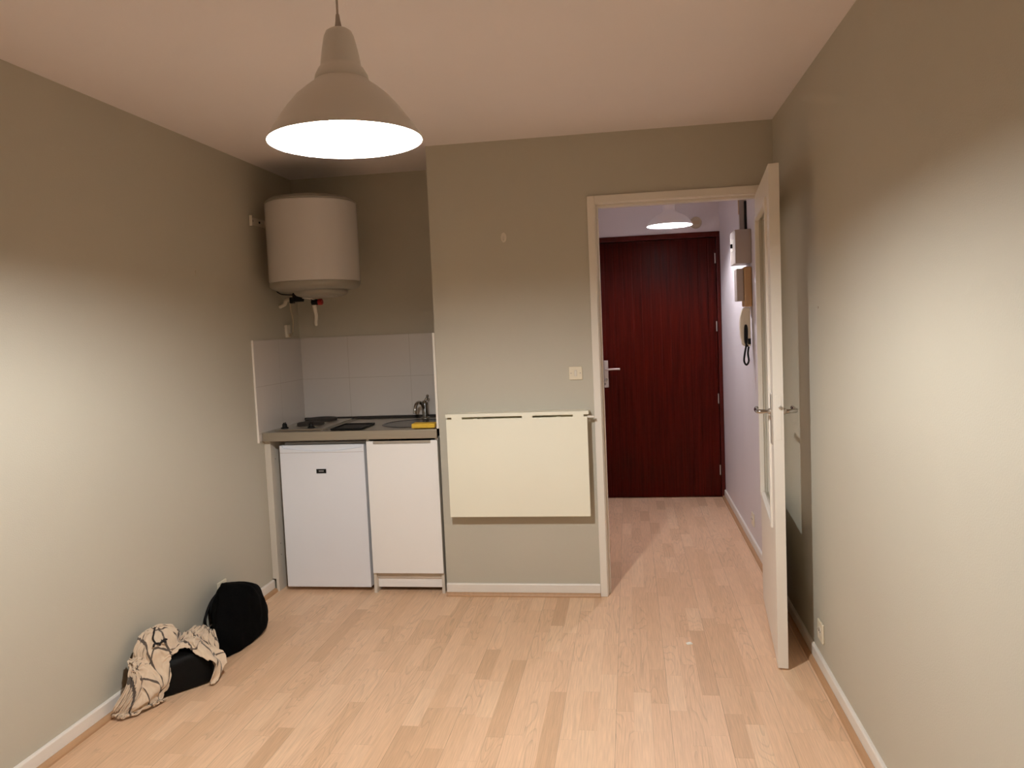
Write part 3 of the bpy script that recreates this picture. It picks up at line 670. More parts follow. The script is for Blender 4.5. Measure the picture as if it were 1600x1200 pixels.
# ------------------------------------------------------------------ checked scarf (draped cloth, surface points packed below)
# steps between neighbouring surface points of the scarf, in half millimetres: x, y, z
SCARF_STEPS = [
    [
76, 3, 5, 5, -6, -9, 2, 1, -1, 2, 9, 3, 2, 3, -2, 4, 1, 1, -3, 2, 3, 3, 4, -10, 4, 9, 3, 0, 0, -5, 3, 5, 2, 4, 2, -1, 4, 7, 2, 2, 6, 3, 5, 3, 3, 1, 1, 3, -3, 4, 1, -2, -2, 1, 3, 3, 5, 1, -3, -4,
-98, -2, 2, 10, 6, -1, -2, -1, -2, 0, 6, 3, 3, 7, 3, -2, 1, 5, 1, 1, 7, -2, 3, -4, -5, -3, 7, 5, 5, 1, -3, 6, 3, 2, 1, -1, 5, 8, 3, -5, 5, 2, -1, 6, 1, 3, 6, -4, 0, 2, 5, 2, -1, 0, 1, 3, 5, 4, 0, -3,
-101, -3, -2, -2, 9, 3, 3, 2, 4, 4, -6, 5, 4, 0, 10, -2, 7, 3, -2, -7, 7, 5, 2, 4, -4, -6, 1, -2, 3, 5, 5, 5, 1, 2, 5, 6, 4, -2, 7, 2, -1, 3, -3, 1, 2, -2, 5, 3, -5, 7, 2, 0, 4, -6, 3, 3, -2, 1, 8, -1,
-86, -1, 1, 6, 10, -5, -6, 6, 3, 4, 2, -5, 3, 1, 2, 7, -2, 2, -1, -9, 0, 8, 5, 2, 6, 5, -8, -4, -2, 10, -2, 3, 5, -3, 7, 9, -1, 5, 2, 2, 3, 5, 1, -5, 3, 2, 4, 4, -3, 2, 2, -1, -2, -2, 0, 7, 4, -6, 0, 1,
-63, 3, -1, 4, 12, 0, -5, -2, -2, 8, 5, 4, -1, -2, 1, 9, 3, 3, 1, -1, -8, -7, 5, 2, -4, 7, 1, -9, 3, 1, 2, 3, 2, 1, -3, 1, -4, 5, 10, 1, 0, 3, 4, 5, 3, 3, 2, 5, -1, -5, -2, 2, 2, -7, -2, 2, 2, 6, 2, 0,
-57, -1, 0, 2, 3, 9, 3, 4, 3, 3, -3, 8, 0, -9, 0, 11, 4, 3, 2, 2, -6, -6, 3, 9, -3, -4, 6, 1, 2, 1, 3, 0, -6, 3, -2, -11, 2, 1, 4, -3, 2, 0, 3, 3, 4, 7, 1, 4, 0, 1, -7, 5, 1, -4, -7, 0, 3, 0, 6, 1,
-27, -1, 0, 9, -2, -2, 7, 9, -4, 2, -4, 7, -1, -8, -2, 7, 5, 5, 1, -1, -11, 0, 0, 7, 5, 2, 1, 0, -3, -1, 5, 5, 0, 3, 0, -12, -5, 5, -1, 1, 0, -8, 1, -5, -2, 4, 5, -2, 7, 7, 0, 2, 0, -5, -7, 1, 2, -2, 5, 0,
-27, -1, 0, 9, 4, -3, -1, 3, 8, -2, 4, -3, -9, 5, 6, 5, 3, 2, 5, 4, -8, -6, 0, 4, 7, 3, 1, 3, 0, -5, 7, 1, 6, 0, 5, -8, -2, 4, 0, 0, -10, 2, 1, 2, -8, 3, -16, -7, -1, 8, 8, 5, 1, -1, -7, -2, 2, 7, -1, -2,
-39, -3, 0, 7, 7, 0, 0, 2, -2, 5, 3, 3, -7, 4, 8, -1, 1, -2, -5, 9, 6, 2, 4, 1, 9, -1, 3, -2, 5, 4, 6, 3, 4, -8, 4, 5, 2, 3, 1, -11, 0, -5, 2, 4, -5, -6, 6, -11, -15, -9, 2, 9, 6, 2, 2, -1, -4, 1, 3, -1,
-65, -1, 7, -1, 6, 4, 1, 0, -8, -5, 6, 0, 5, 8, 0, 2, 7, 6, -6, 10, 6, 0, -1, 1, 6, 4, 2, -1, -5, 7, 9, 10, 1, -6, 1, 4, 6, 13, 0, -13, 0, 2, 3, 6, -2, -15, 1, 7, -7, -14, -11, -5, 6, 9, 3, 10, -5, -2, -4, -6,
-57, 1, 10, -3, -8, 5, 5, 0, -7, -8, 1, 5, 6, 6, 0, 5, -2, -1, 1, 2, 2, -2, 1, 6, 4, 11, 5, 3, 0, 6, 6, 7, 10, 3, -9, 3, 7, 6, 8, -13, 0, 5, 8, 0, 4, -7, -13, 9, 4, -8, -8, -23, 3, 2, 4, 8, 8, 5, -3, -6,
-89, 1, 8, 2, -1, -8, 2, 9, -9, -5, 5, 6, 4, 6, 4, 5, -7, -2, 5, 0, 3, 5, 0, 5, 0, 1, 6, 4, 0, 1, 1, 9, 13, 15, 5, -8, 7, 12, 6, -1, -8, 8, 5, 5, 1, -5, -16, 9, 6, 0, -7, -28, 3, 3, 9, -1, 1, 8, 4, -1,
-114, -3, -2, 2, 3, -3, 4, 7, 6, -4, -3, 4, 7, 9, 6, -5, 5, -5, 6, 2, 3, 1, 5, 6, 0, -5, 2, 4, 6, 3, -4, 3, 9, 11, 15, -6, 0, 15, 9, 4, 5, 3, 4, 3, 3, -6, -17, 5, 11, 1, 0, -29, 6, 4, 4, 9, 2, -5, 5, -4,
-129, 4, -1, -6, -4, 0, 3, 7, 8, -5, 9, 8, 5, 2, -1, 4, 7, 4, 3, 1, 4, 5, -4, -2, -1, 6, 6, 6, 7, 3, -5, -3, -2, 7, 8, 11, -6, 0, 16, 3, 3, 6, 12, 6, 6, 7, -18, -3, 12, 7, 4, -13, -25, 6, 7, 6, 6, -3, -3, 5,
-151, 0, 2, 9, -4, -6, 6, 9, 8, 3, -3, 8, 8, 4, -8, 4, 10, 4, -8, 6, 8, 10, 7, -1, -1, 0, -1, 8, 2, -3, -2, -3, 6, 13, 2, 5, -5, -4, 2, 7, 4, 8, 12, 9, 4, 5, 13, -11, 12, 8, -2, 6, -31, 2, 9, 2, 0, 8, 0, 0,
-168, -3, 0, 7, 6, 4, -3, 7, 6, 7, 4, -1, 10, 1, 0, -5, 5, 9, -5, 3, 12, 9, 4, -6, 1, 3, 0, 5, 10, 4, -1, -5, -8, 9, 12, 9, 6, -2, -3, 1, -2, 10, -1, 9, 5, 7, 8, 13, 10, -3, 6, 14, -31, 1, 4, 11, -1, -1, 0, 3,
-182, -5, -2, 5, 9, 6, 2, 3, 10, 0, 1, 0, 8, 8, 5, 0, -4, 6, 8, 6, 4, 4, 7, -3, 3, 9, -4, 0, -1, 9, 3, -5, -4, 6, 12, 4, 9, -2, -4, 0, 7, 4, 3, 6, 12, 3, -1, 8, 22, 9, 3, 16, -33, 2, 0, 6, 11, -1, 0, 2,
-208, 4, -5, 6, 9, 6, 7, 3, 4, 8, 7, -6, 6, 4, 5, 8, 6, 0, 2, 4, 9, 4, -4, 8, 0, 8, 2, 0, 8, 3, 3, -4, -10, 8, 6, 6, 3, 8, 4, 1, 4, 6, 0, 8, 2, 13, 1, -1, 10, 23, 9, 9, -31, 7, -2, 1, 10, 4, -1, 4,
-216, -3, -6, 3, 8, 11, 6, 5, 8, 5, 7, 3, 7, 7, -4, 6, 9, 6, -1, -7, 9, 7, 4, 10, 5, 0, 1, 7, 3, 1, -1, -4, -5, -3, 5, 8, 2, 7, 10, 5, 10, 6, 4, 9, -14, 5, 23, 3, 7, 10, 23, 1, -31, -4, 5, 4, 7, 6, 1, -4,
-222, 8, 6, 4, 4, -4, 7, 6, 5, 7, 7, 11, 4, 1, 9, 4, 0, 6, -3, 5, 6, 3, -1, 7, 6, 4, -1, 5, 8, 6, 2, 3, -4, -9, 5, 7, 8, -5, -6, 7, 10, 19, 2, 17, -6, -9, 29, 6, 12, 13, 18, -25, -18, 5, 6, 11, 5, 2, 5, -2,
-234, 2, 8, 6, 5, -2, 9, 7, 1, 5, 7, 8, -2, 4, -1, 8, 5, 1, 4, 5, 4, 11, -6, 6, 9, -5, 5, 5, 1, 6, 8, 8, 8, -7, -5, 10, 7, 2, -12, 5, 7, 8, 23, -5, -18, 16, 21, 21, 16, 17, -2, -32, -2, 9, 13, -3, 1, 5, 5, 0,
-225, 0, 8, 3, 3, -2, 5, 1, 2, 3, 4, 6, 4, -1, 4, 11, 1, 7, 5, 9, -8, 1, 5, 4, 8, 5, 3, 7, 6, -1, 5, 5, 8, -5, 1, 11, 7, 7, -1, -2, 11, 8, 9, -13, 11, 3, 9, 17, 34, 5, -33, -8, 11, 2, 14, -5, 0, 5, 6, 3,
-226, 1, 12, 2, 6, 1, 2, -4, 3, 5, 2, 6, 3, 4, 1, 11, 7, 4, -3, 11, 4, 3, -3, 0, 7, 8, -4, -1, 6, 7, 7, 7, 8, 7, -10, 9, 13, 8, 4, 4, -3, -5, 4, 15, 9, 3, 17, 13, 27, -33, -19, 19, 0, -1, -2, 13, -3, -3, 3, 4,
-216, 7, 10, 0, 7, 7, 3, -3, -2, 5, 7, 3, -5, -2, 4, 8, 6, 3, 4, 6, 4, 11, 4, -1, 5, 5, 7, -1, -6, 9, 5, 6, 9, 10, 1, -8, 6, 16, 8, -8, 5, 10, 10, 13, -2, 16, 12, 25, -16, -35, 14, 4, -7, -1, 9, 10, 2, -2, 5, 2,
-231, 6, 8, 9, 1, 6, 11, 0, 3, 3, 9, 5, -8, 0, 9, 6, 1, 7, 0, -7, 6, 5, 11, -6, -1, 7, 10, 9, 2, -10, 12, 8, 6, 10, 12, 5, -8, 7, 12, 13, 9, 10, -5, 18, 1, 11, 24, -14, -37, 29, -13, -7, 0, 10, -1, 2, 0, 5, 11, 3,
-238, 8, 10, 6, 6, 4, 9, 4, 1, 2, 9, 3, -1, 6, 5, 6, 4, 1, -3, -3, 2, 8, 10, 7, -6, -5, 9, 9, 3, 3, 5, 12, -4, 6, 13, 13, 11, 11, 10, 11, 8, -12, 18, 15, 2, 18, -6, -40, -4, 7, -2, 8, -1, 11, -1, 2, -5, 5, 9, 7,
-245, -3, 11, 6, 5, 9, 6, 2, 6, 3, 7, 3, 3, 6, 8, 6, 1, 8, 5, 2, 3, -5, 6, 7, 0, 1, -3, 11, 11, 5, 4, 9, 6, -5, 4, 9, 14, 16, 12, 9, -2, 24, 14, 11, 8, -8, -33, -21, 5, 1, 3, 0, 5, 12, 8, 2, 1, -2, 4, 12,
-239, -2, 7, 11, -4, 0, 8, 5, 6, -3, 7, 8, -7, 0, 11, 5, 6, -1, 9, 7, 3, 8, 5, 9, 5, 3, 0, -10, 11, 4, 6, 13, 11, 8, 6, -6, 7, 8, 11, 12, 23, 4, 22, 17, -6, -22, -31, 19, -10, -3, 5, 3, 2, 11, 7, 4, 4, 5, -10, -6,
-231, 9, 9, -1, 12, -4, 3, 2, 9, 1, 4, 6, 8, 2, -6, 8, 4, 11, 6, -7, 8, 9, 4, -6, 6, 9, 11, 0, -3, 9, 0, 6, 12, 13, 14, 8, 9, 1, 9, 21, 16, -5, 20, -12, -1, -38, 32, 6, -12, -1, -5, 6, 5, 4, 10, -1, 7, -2, -12, 1,
-231, 8, 6, 3, -1, 8, 9, -4, 6, 2, 6, 0, 7, 7, 1, -10, 8, 10, 6, 4, 3, 7, 8, 8, 4, 9, -3, 6, 5, 7, 4, -4, 5, 10, 17, 10, 21, 13, 14, 5, 22, 1, -2, -34, 1, -16, 13, -2, 2, 2, 6, 11, -4, 7, 10, 1, -3, 0, -11, 5,
-237, 1, 8, 12, -4, 10, 7, -3, -1, 9, 5, 5, 2, 7, 7, -8, 5, 10, 8, 2, -7, 9, 9, 6, -1, 7, 13, 6, 7, 6, 7, 5, 4, 0, 9, 24, 7, 21, 24, 7, -4, 17, -35, -21, -4, 11, 5, 3, 8, -1, -2, 8, 0, 4, 9, 9, -1, -5, -7, 4,
-250, 9, 8, 1, 13, -2, 6, 11, -5, 10, 2, -2, 9, 6, 1, -3, 4, 10, 6, 4, -7, 8, 10, 5, 6, 1, 8, 11, -1, 13, 11, 10, 6, 6, 3, -10, 25, 25, 33, -11, 20, -29, -22, 4, 6, -8, 10, -1, 4, 4, -6, 4, 9, 0, 1, 8, 10, 8, 2, 3,
-272, 9, 2, 11, 7, 3, 11, 0, 6, -1, 10, -1, 0, 8, 7, -5, -1, 5, 9, 2, 5, 6, 7, 2, 1, 9, 13, 6, 8, -3, 13, 15, 10, -2, -1, 17, -6, 23, 34, 13, 15, -7, -7, -18, 1, 5, -6, 14, -3, 3, -7, 1, 1, 12, -3, -1, 6, 10, 7, -2,
-274, 1, 11, 12, 0, 12, 6, 0, 10, -3, 3, 8, 1, 0, 4, 10, -6, 1, 9, 4, 3, 4, 5, 10, -2, 10, 10, 9, 5, 5, 2, 16, 15, 8, -3, -3, 19, -2, 35, 28, 20, 10, 2, -8, -19, -9, -9, -14, 16, -252, 3, 13, 10, 8, 0, 8, 8, 4, 10, -2,
8, 8, 0, 7, 8, 3, -5, 3, 7, 1, 5, 1, 2, 7, 9, 9, 9, 1, 6, 5, 4, 19, 17, -2, -4, 24, -7, 25, 26, 8, 17, 11, 7, 2, -10, -11, -12, -270, -1, 13, 13, 9, -5, 10, 10, 2, 4, 8, 7, 7, 1, 1, 10, -1, -3, -2, 5, 3, 13, 8,
6, 7, 7, 6, 5, 14, 7, 6, 3, 5, 22, -8, 3, 28, 1, 11, 10, 10, 13, 14, 12, 7, -12, -280, -10, 8, 14, 11, 9, -3, 7, 12, 6, -2, 4, 2, 6, 1, 9, 8, 4, 4, 5, 1, 1, 10, 9, 7, 6, 11, 7, -2, 14, 11, 11, 2, 14, -13, 18, -2,
15, 11, -1, 13, 12, 15, 15, 11, -280, -12, 7, 3, 2, 11, 11, 7, 5, 7, -6, 2, 7, 6, 5, 0, 6, 7, 1, 7, 7, 6, 12, 9, 8, 10, 7, 9, 5, -4, 9, 21, 17, -14, 8, 14, -9, 2, 13, 11, 3, 14, 14, 16, -263, 0, -4, 9, 5, -1, 12, 3,
6, 4, 6, 3, 2, 11, -4, -1, 0, 7, 10, 3, 8, 8, 7, 11, 5, 12, 3, 9, 11, 9, 15, 6, 27, -15, 2, 9, 10, -7, 3, 10, 13, 2, 13, -244, 8, -4, 5, 11, -2, 1, 11, -1, 7, 5, 2, 7, 7, 11, 5, -7, -3, 10, 9, 0, 9, 10, 12, 10,
9, 8, 11, 11, 12, 1, 10, 29, -10, -7, 10, 10, 0, -11, 14, 12, 12, -233, -2, 7, 0, 4, 12, -5, 1, 8, 9, 9, 6, -7, 4, 7, 10, -4, -4, 9, 8, 1, 9, 10, 13, 6, 13, 12, 0, 7, 10, 22, 21, 0, 5, -1, -2, 9, 9, -4, 1, 12, 8, -234,
6, 5, 0, 7, 2, 10, -1, 3, 5, 2, 6, 2, 4, 2, 11, -3, 1, 10, 6, 0, 9, 10, 11, 14, 4, 17, 10, 5, 13, 8, 22, 10, 9, 3, -9, 6, 11, 2, 0, -17, -214, 2, 5, 7, 1, 6, 6, 6, -1, 10, 5, -6, 0, 5, 3, 10, 6, -3, 11, 9,
0, 10, 13, 12, 13, 8, 9, 20, 10, 5, 18, 5, 8, 11, 4, 4, -13, 0, 7, 8, 2, -233, 7, 1, 5, 10, -6, 1, 8, 5, 5, 12, 6, -12, 4, 9, 0, 10, 3, 7, 2, 9, 11, 13, 13, 8, 16, 14, 5, 11, 22, 17, 3, -12, 0, 11, -5, -14, 0, 14,
6, -212, 5, -5, 3, 6, 4, 1, 4, 9, 9, -3, 0, -8, 5, 10, 10, 1, 13, 0, 9, 8, 13, 16, 15, 8, 16, 7, 1, 21, 14, 13, 4, -12, -11, 0, 13, 8, -6, 15, 10, -221, 3, 5, -1, 4, 11, -6, 3, 3, 10, 6, 2, -3, -10, 4, 13, 8, 9, 9,
8, 9, 7, 10, 21, 16, 9, -6, 11, 20, 10, 11, -5, -10, 0, 9, 13, 6, 7, -5, 15, -221, 6, 4, 2, -2, 9, 6, -7, -2, 7, 6, 8, 7, 0, -11, 13, 9, 1, 9, 12, 12, 16, 3, 19, 3, 10, 17, 7, 8, 11, -6, 9, 3, -3, 9, 5, 7, 7, 0,
5, -211, -2, -2, 4, 7, 11, 5, 4, -3, -8, 4, 9, 6, 8, -6, 7, 11, 0, 12, 12, 15, 12, 15, -2, 14, 17, -7, 11, 1, 10, 5, 8, 1, 7, 12, -1, 9, 4, 5, 7, -208, 4, -4, 3, -4, 10, 4, 2, 7, -1, -11, 2, 12, 8, 2, 6, 6, 12, 0,
13, 18, 19, 9, 9, 9, -5, 6, 6, 8, 6, 10, 0, 9, 6, 8, -4, 0, 14, 11, 9, 6, -209, 5, -2, 4, -8, -1, 9, 5, 7, -2, -12, 0, 8, 11, 10, 0, 5, 14, 1, 11, 16, 19, 11, 8, -5, 0, 9, 11, 2, 9, 5, 11, 8, 3, 11, 6, 2, -5,
12, 9, 8, -204, 7, 11, 1, -1, -13, -7, 10, 5, 8, -7, -6, 12, 7, 9, 7, -4, 11, 18, 14, -7, 4, 9, 12, 5, 8, 8, 12, -2, 10, 8, 5, 12, -3, 7, 8, 8, 6, 5, 7, 11, 0, -239, 20, 13, 11, 10, 3, -9, -3, 7, 8, -5, -8, 7, 10, 9,
10, 9, 9, -2, 21, 3, 0, -4, 12, 11, 0, 10, -1, 10, 10, 11, 10, 7, 8, 0, 8, 7, 10, 4, 0, 10, 9, 0, -282, 16, 17, 17, 15, 15, 10, 4, -1, 9, 1, -8, 5, 8, 12, 11, 4, -8, 16, -11, 3, 11, 9, 12, 4, 7, 9, 4, 7, 4, 9, 12,
11, 4, 5, 7, 4, 5, 12, 7, 8, 7, 3, 1, -324, 19, 15, 21, 17, 15, 13, 2, 13, 15, 10, 6, 5, 6, 8, 4, 4, -5, -21, 6, 10, 12, 8, 9, 11, 11, 7, -5, 12, 9, 10, 12, 11, 9, 3, -3, 13, 7, -5, 14, 13, 8, 8, 2, 3, -376, 33, 13,
11, 12, 17, 17, 17, 17, 15, 15, 13, 6, -10, 9, 7, -12, -10, 8, 12, 11, 12, 11, 0, 8, 9, 10, 11, 11, 11, 9, 9, 1, 1, 6, 8, 8, 9, 7, 11, 3, 8, 14, 12, 4, 18, -414, 6, 24, 9, 18, -6, 14, 18, 14, 17, 13, 15, 13, 16, 8, -14, -7,
14, 12, 12, 11, 11, 10, 10, 7, 10, 7, 11, 4, 7, 11, 10, 7, 6, 8, 9, 8, 11, 7, 0, 9, 11, 8, 3, 11, 20, 25, -440, -10, 17, 11, -7, 15, 15, 13, 11, 13, 14, -7, 2, 7, 11, 25, 23, 19, 12, 9, 12, 10, 12, 10, 11, 11, 5, 9, 10, 7,
10, 7, 8, 7, 10, 9, 10, 7, 9, 2, 6, 8, 7, 11, 8, 12, 26, 31, 23, -507, -3, 7, 6, 18, 15, 3, 11, 15, 11, 15, 15, 12, 8, 4, -14, 27, 22, 16, 13, 12, 11, 11, 11, 10, -1, 12, 13, 11, 8, 9, 13, 8, 8, 4, 13, 10, 6, 3, 5, 4,
14, 8, 10, 11, 10, 8, 29, 33, 36, 35, -19, -29, -19, 4, 0, 7, 10, 5, -9, -530, 11, 11, 10, -7, 14, 9, 12, 7, 17, 12, 14, 20, 14, -3, -3, -6, 18, 17, 17, 14, 11, 12, 13, 15, 6, 12, 12, 11, 10, 12, 11, 9, 0, 12, 14, 5, -6, 6, 8, 11,
13, 11, -3, 8, 9, 14, 22, 28, 32, 35, 21, -17, -27, -20, 9, -5, 13, 15, -7, -524, 6, 11, 13, -1, 5, 14, 11, 10, 0, 11, 5, 9, 11, 4, 8, 4, 18, 9, 13, 13, 13, 14, 14, 15, 17, 13, 11, 12, 6, 11, 3, 12, 5, 13, 14, 0, -6, 9, 8, 12,
12, 10, 2, -5, 10, 18, 18, 21, 27, 28, 35, 5, -21, -21, -5, 9, 2, 12, 1, -516, 0, 10, 9, 16, 1, -3, 12, 15, 16, 2, 8, 7, 10, 6, 5, 3, 8, 14, 12, 8, 10, 11, 14, 14, 17, 13, 13, 10, 15, 9, 13, 7, 7, 5, 14, -3, -5, 11, 11, 8,
12, 10, -5, 9, -2, 17, 17, 19, 23, 16, 29, 36, -11, 1, -23, -6, 11, 6, 6, -516, 3, 9, 9, 12, -5, 11, 7, 11, 12, 14, 9, 5, 9, 8, 10, 8, 6, 8, 10, 9, 7, 8, 7, 15, 11, 14, 13, 11, 15, 13, 12, 6, 10, 4, 12, 7, -10, 9, 11, 9,
9, 10, -5, 3, 15, 0, 14, 17, 21, 21, 13, 30, 36, 1, -10, -26, 11, 10, 1, -500, -7, 0, 10, 11, 12, -2, 10, 8, 10, 11, 12, 10, 7, 9, 10, 0, 7, 9, 6, 11, 15, 8, 7, 2, 15, 14, 12, 12, 13, 12, 13, 12, 1, 11, 7, 12, -11, 5, 12, 8,
6, 10, 5, -7, 14, 10, 5, 15, 17, 21, 19, 9, 31, 37, 2, -18, -13, 16, -3, -488, -2, -7, 9, 2, 7, 7, 9, 12, 8, 10, 12, -4, 4, 12, 11, 8, 9, 10, 7, 9, -2, 22, 12, 6, 3, 15, 13, 10, 12, 10, 13, 12, 5, 11, 8, 13, -5, -4, 12, 8,
7, 4, 12, -5, 6, 15, 11, 12, 14, 11, 17, 22, 8, 32, 33, 2, -17, 2, 4, -506, 10, 3, 7, 3, 3, 4, 9, 8, 12, 8, 9, 13, -7, 6, 10, 11, 2, 8, 1, 13, 12, 4, 18, 17, 4, 5, 14, 10, 10, 12, 7, 10, 10, 11, 16, 9, -3, -7, 5, 8,
10, 1, 10, 12, -3, 11, 12, 12, 13, 15, 19, 16, 11, 13, 33, 25, 5, -7, -18, -492, 9, 7, 10, 3, -7, 13, 3, 11, 6, 12, 8, 5, 9, 5, -5, 13, 9, 3, 5, 4, 13, 12, 9, 15, 17, -1, 11, 14, 10, 10, 10, 8, 10, 14, 10, 0, 8, 2, -1, 12,
9, 2, -2, 13, 10, 9, 11, 12, 12, 14, 14, 12, 5, 11, 25, 29, 18, 2, -17, -481, -5, 11, 5, -4, 6, 12, 3, 8, 10, 6, 12, 8, 8, 12, -1, -8, 9, 11, 3, 8, 2, 13, 12, 13, 13, 14, 0, 14, 13, 10, 12, 9, 9, -1, 12, 9, -2, 8, 7, 10,
11, 4, -6, 11, 9, 6, 10, 14, 13, 12, 7, 13, 17, 4, 15, 26, 13, 21, -5, -496, 8, 8, 10, 0, -6, 15, 2, 8, 11, 9, 9, 0, 9, 4, 12, 6, -8, 5, 12, 9, 4, 8, 9, 12, 15, 14, 12, 6, 10, 15, 12, 11, 7, 1, 13, 11, -1, -1, 11, 6,
10, -5, 6, 10, 9, 11, 1, 10, 15, 9, 14, 16, 12, 12, 13, 5, 16, 14, 23, -491, -9, 1, 10, 13, -3, 15, 3, 8, 8, 12, 7, 12, -7, 7, 11, 9, 6, -7, 10, 6, 10, 8, 4, 10, 12, 15, 13, 12, 11, 9, 13, 13, 7, 1, 6, 11, 10, -6, 4, 10,
11, 0, 7, 11, 10, 9, 11, -7, 9, 16, 15, 3, 12, 14, 8, 8, 13, 26, 29, -496, 0, -5, 11, 10, 2, 13, 5, 10, 9, 6, 9, 7, 6, -1, 9, 11, 6, -10, 11, 10, 8, 6, 9, 7, 10, 11, 11, 14, 16, 16, 6, 13, 11, 6, 0, 10, 10, -9, 2, 10,
7, 11, 11, 10, 11, 12, 11, 2, -9, 10, 11, 17, -1, 11, 15, 19, 21, 23, 22, -514, 3, -1, 7, 11, 8, 12, 12, 9, 1, 11, 10, 10, -2, 7, 4, 10, 2, 3, 0, 12, 11, 9, 8, 7, 8, 11, 11, 9, 14, 16, 13, 15, 9, 11, 0, 9, 9, 5, -5, 7,
10, 1, 9, 9, 11, 13, 7, 16, 12, 10, -4, 10, 14, 12, 14, 17, 19, 20, 19, -534, 1, 4, 13, 12, 9, 6, 13, 11, 10, -1, 5, 8, 5, 8, 6, 9, 1, 4, 1, 10, 8, 12, 9, 7, 12, 11, 9, 11, 10, 8, 18, 15, 11, 14, 8, 7, 7, 10, 8, 4,
-5, 10, 12, 9, -1, 8, 13, 15, 12, 15, 14, 11, 12, 13, 13, 15, 16, 13, 6, -541, -4, 11, 13, 12, 9, 8, 7, 14, 9, 12, 2, 10, 4, 5, 8, 10, 4, 2, 6, 2, 8, 7, 10, 9, 11, 8, 13, 12, 11, 11, 0, 14, 13, 16, 16, 14, 7, 9, 11, 8,
8, -1, 13, 7, 11, 10, 12, 9, 16, 16, 13, 13, 15, 10, 11, 11, 1, -2, -3, -526, -5, 13, 13, 13, 12, 11, 7, 3, 10, 11, 10, 12, 8, 0, 10, 7, 5, 2, 7, 1, 8, 8, 8, 9, 3, 14, 9, 12, 15, 12, 9, -1, 15, 14, 15, 16, 13, 12, 9, 12,
6, 10, 5, 14, 11, 9, 13, 16, 15, 14, 10, 3, 4, 14, 2, -8, 5, -4, 5, -510, 11, 2, 10, 14, 10, 11, 5, 12, 8, 1, 9, 11, 6, 0, 7, 10, 3, 2, 6, 11, 10, 4, 11, 9, -1, 9, 12, 13, 15, 6, 7, 17, 5, 10, 12, 12, 16, 3, 17, 21,
26, 10, 9, 8, 13, 4, 14, 10, 10, 11, 4, -13, 9, -1, -1, -1, 9, 19, 13, -506, 2, 13, 8, 8, 6, 9, 12, 10, 10, 1, 4, 7, 2, 4, 7, 9, 8, 5, 3, 9, 9, 10, 10, 2, 10, 4, 8, 10, 15, 14, 1, 16, 14, 10, 9, 9, 3, 9, 9, 22,
20, 20, 12, 21, 16, -8, 10, 8, 6, 11, -4, 7, 1, 6, 9, 8, 10, 5, -1, -481, 2, 9, 10, 9, 6, 7, 2, 11, 11, 8, 6, 3, 6, 5, 1, 8, 5, 9, 4, 10, 9, 2, 11, 11, -2, 11, 12, -1, 13, 14, 14, 3, 14, 10, 13, 10, 12, 8, 9, 7,
17, 12, 20, 22, 19, 11, 10, -5, 2, 14, 16, 14, 0, 1, -7, 0, 15, 4, -1, -474, 6, 9, 9, 9, -2, 12, 8, 2, 9, 7, 7, 8, 6, 9, -5, 0, 11, 6, 8, 1, 9, 8, 10, 5, 7, 10, 10, 1, 3, 12, 15, 15, 4, 5, 12, 14, 11, 11, 4, -4,
21, 14, 7, 15, 22, 19, 8, 23, -7, 11, 15, 12, 9, 7, -2, -10, 3, 16, 5, -469, 11, 0, 13, 7, 4, 2, 9, 3, 10, 4, 1, 8, 9, 11, 4, -5, 1, 12, 6, 3, 7, 9, 9, 9, 12, 5, 12, 2, 1, 12, 6, 13, 14, 6, 1, 13, 10, 8, 2, 8,
2, 14, 17, 15, 20, 7, 7, 20, 24, -1, 24, -1, 7, 7, 8, -4, -5, 8, 12, -448, 4, 2, 11, -1, 5, 8, 8, 4, 12, -1, 1, 9, 6, 7, 8, -4, 2, 12, 6, 8, 5, 9, 4, 12, 6, 7, 13, 2, 7, 10, 2, 12, 2, 9, 8, 5, 8, 7, 4, 8,
11, 14, 13, 16, 16, 13, 0, 12, 20, 24, 4, 13, -11, 12, 12, 6, 4, 15, 1, -443, 5, 2, 11, 0, 9, 6, -2, 10, 12, -5, -3, 12, 4, 7, 9, -2, 5, 10, 12, 0, 8, 9, 11, 11, -5, 11, 9, 4, 10, 7, 4, 11, 0, 9, 7, 7, 9, 4, 10, 8,
11, 9, 3, 12, 17, 8, 12, 11, 17, 16, 16, 10, 1, -9, 30, 3, 2, 9, 10, -428, 2, 0, 12, -1, 9, 2, 5, 1, 12, 5, -9, 1, 9, 8, 3, 4, 9, 10, 7, 7, 9, 6, 10, 10, 11, -10, 10, 13, 8, 7, 2, 12, -1, 11, 7, 9, 0, 9, 5, 9,
10, -4, 10, 8, 16, 6, 8, 12, 15, 14, 15, 12, 16, -3, -4, 34, -9, 1, 11, -413, 4, 5, 13, 5, 8, 2, 8, -2, 2, 13, 5, -9, 1, 10, 9, 0, 6, 12, 9, 6, 7, 12, 8, 10, 11, 2, -10, 11, 10, 8, 3, 11, 4, 6, 5, 8, 1, 10, 5, 11,
6, -8, 8, 9, 12, 14, 6, -1, 9, 17, 13, 12, 13, 16, -2, 6, 22, -6, 7, -396, 11, 1, 10, 8, 5, 8, 7, 8, -9, 1, 7, 9, -1, 5, 8, 0, 4, 8, 3, 7, 10, 12, 6, 9, 1, 12, 8, -6, 10, 11, -2, 9, 7, 7, 2, 10, 1, 8, 11, 9,
6, -8, 4, 7, 14, 10, 9, 12, -5, 13, 15, 5, 11, 21, 4, -5, 21, 3, 2, -374, 10, 2, 10, 9, 5, 7, 9, 6, 2, 0, -2, 8, 2, -5, 13, 6, 4, 8, 8, 0, 7, 7, 7, 9, 6, 7, 12, -6, -1, 13, 4, 6, 4, 8, 2, 11, 5, 1, 7, 10,
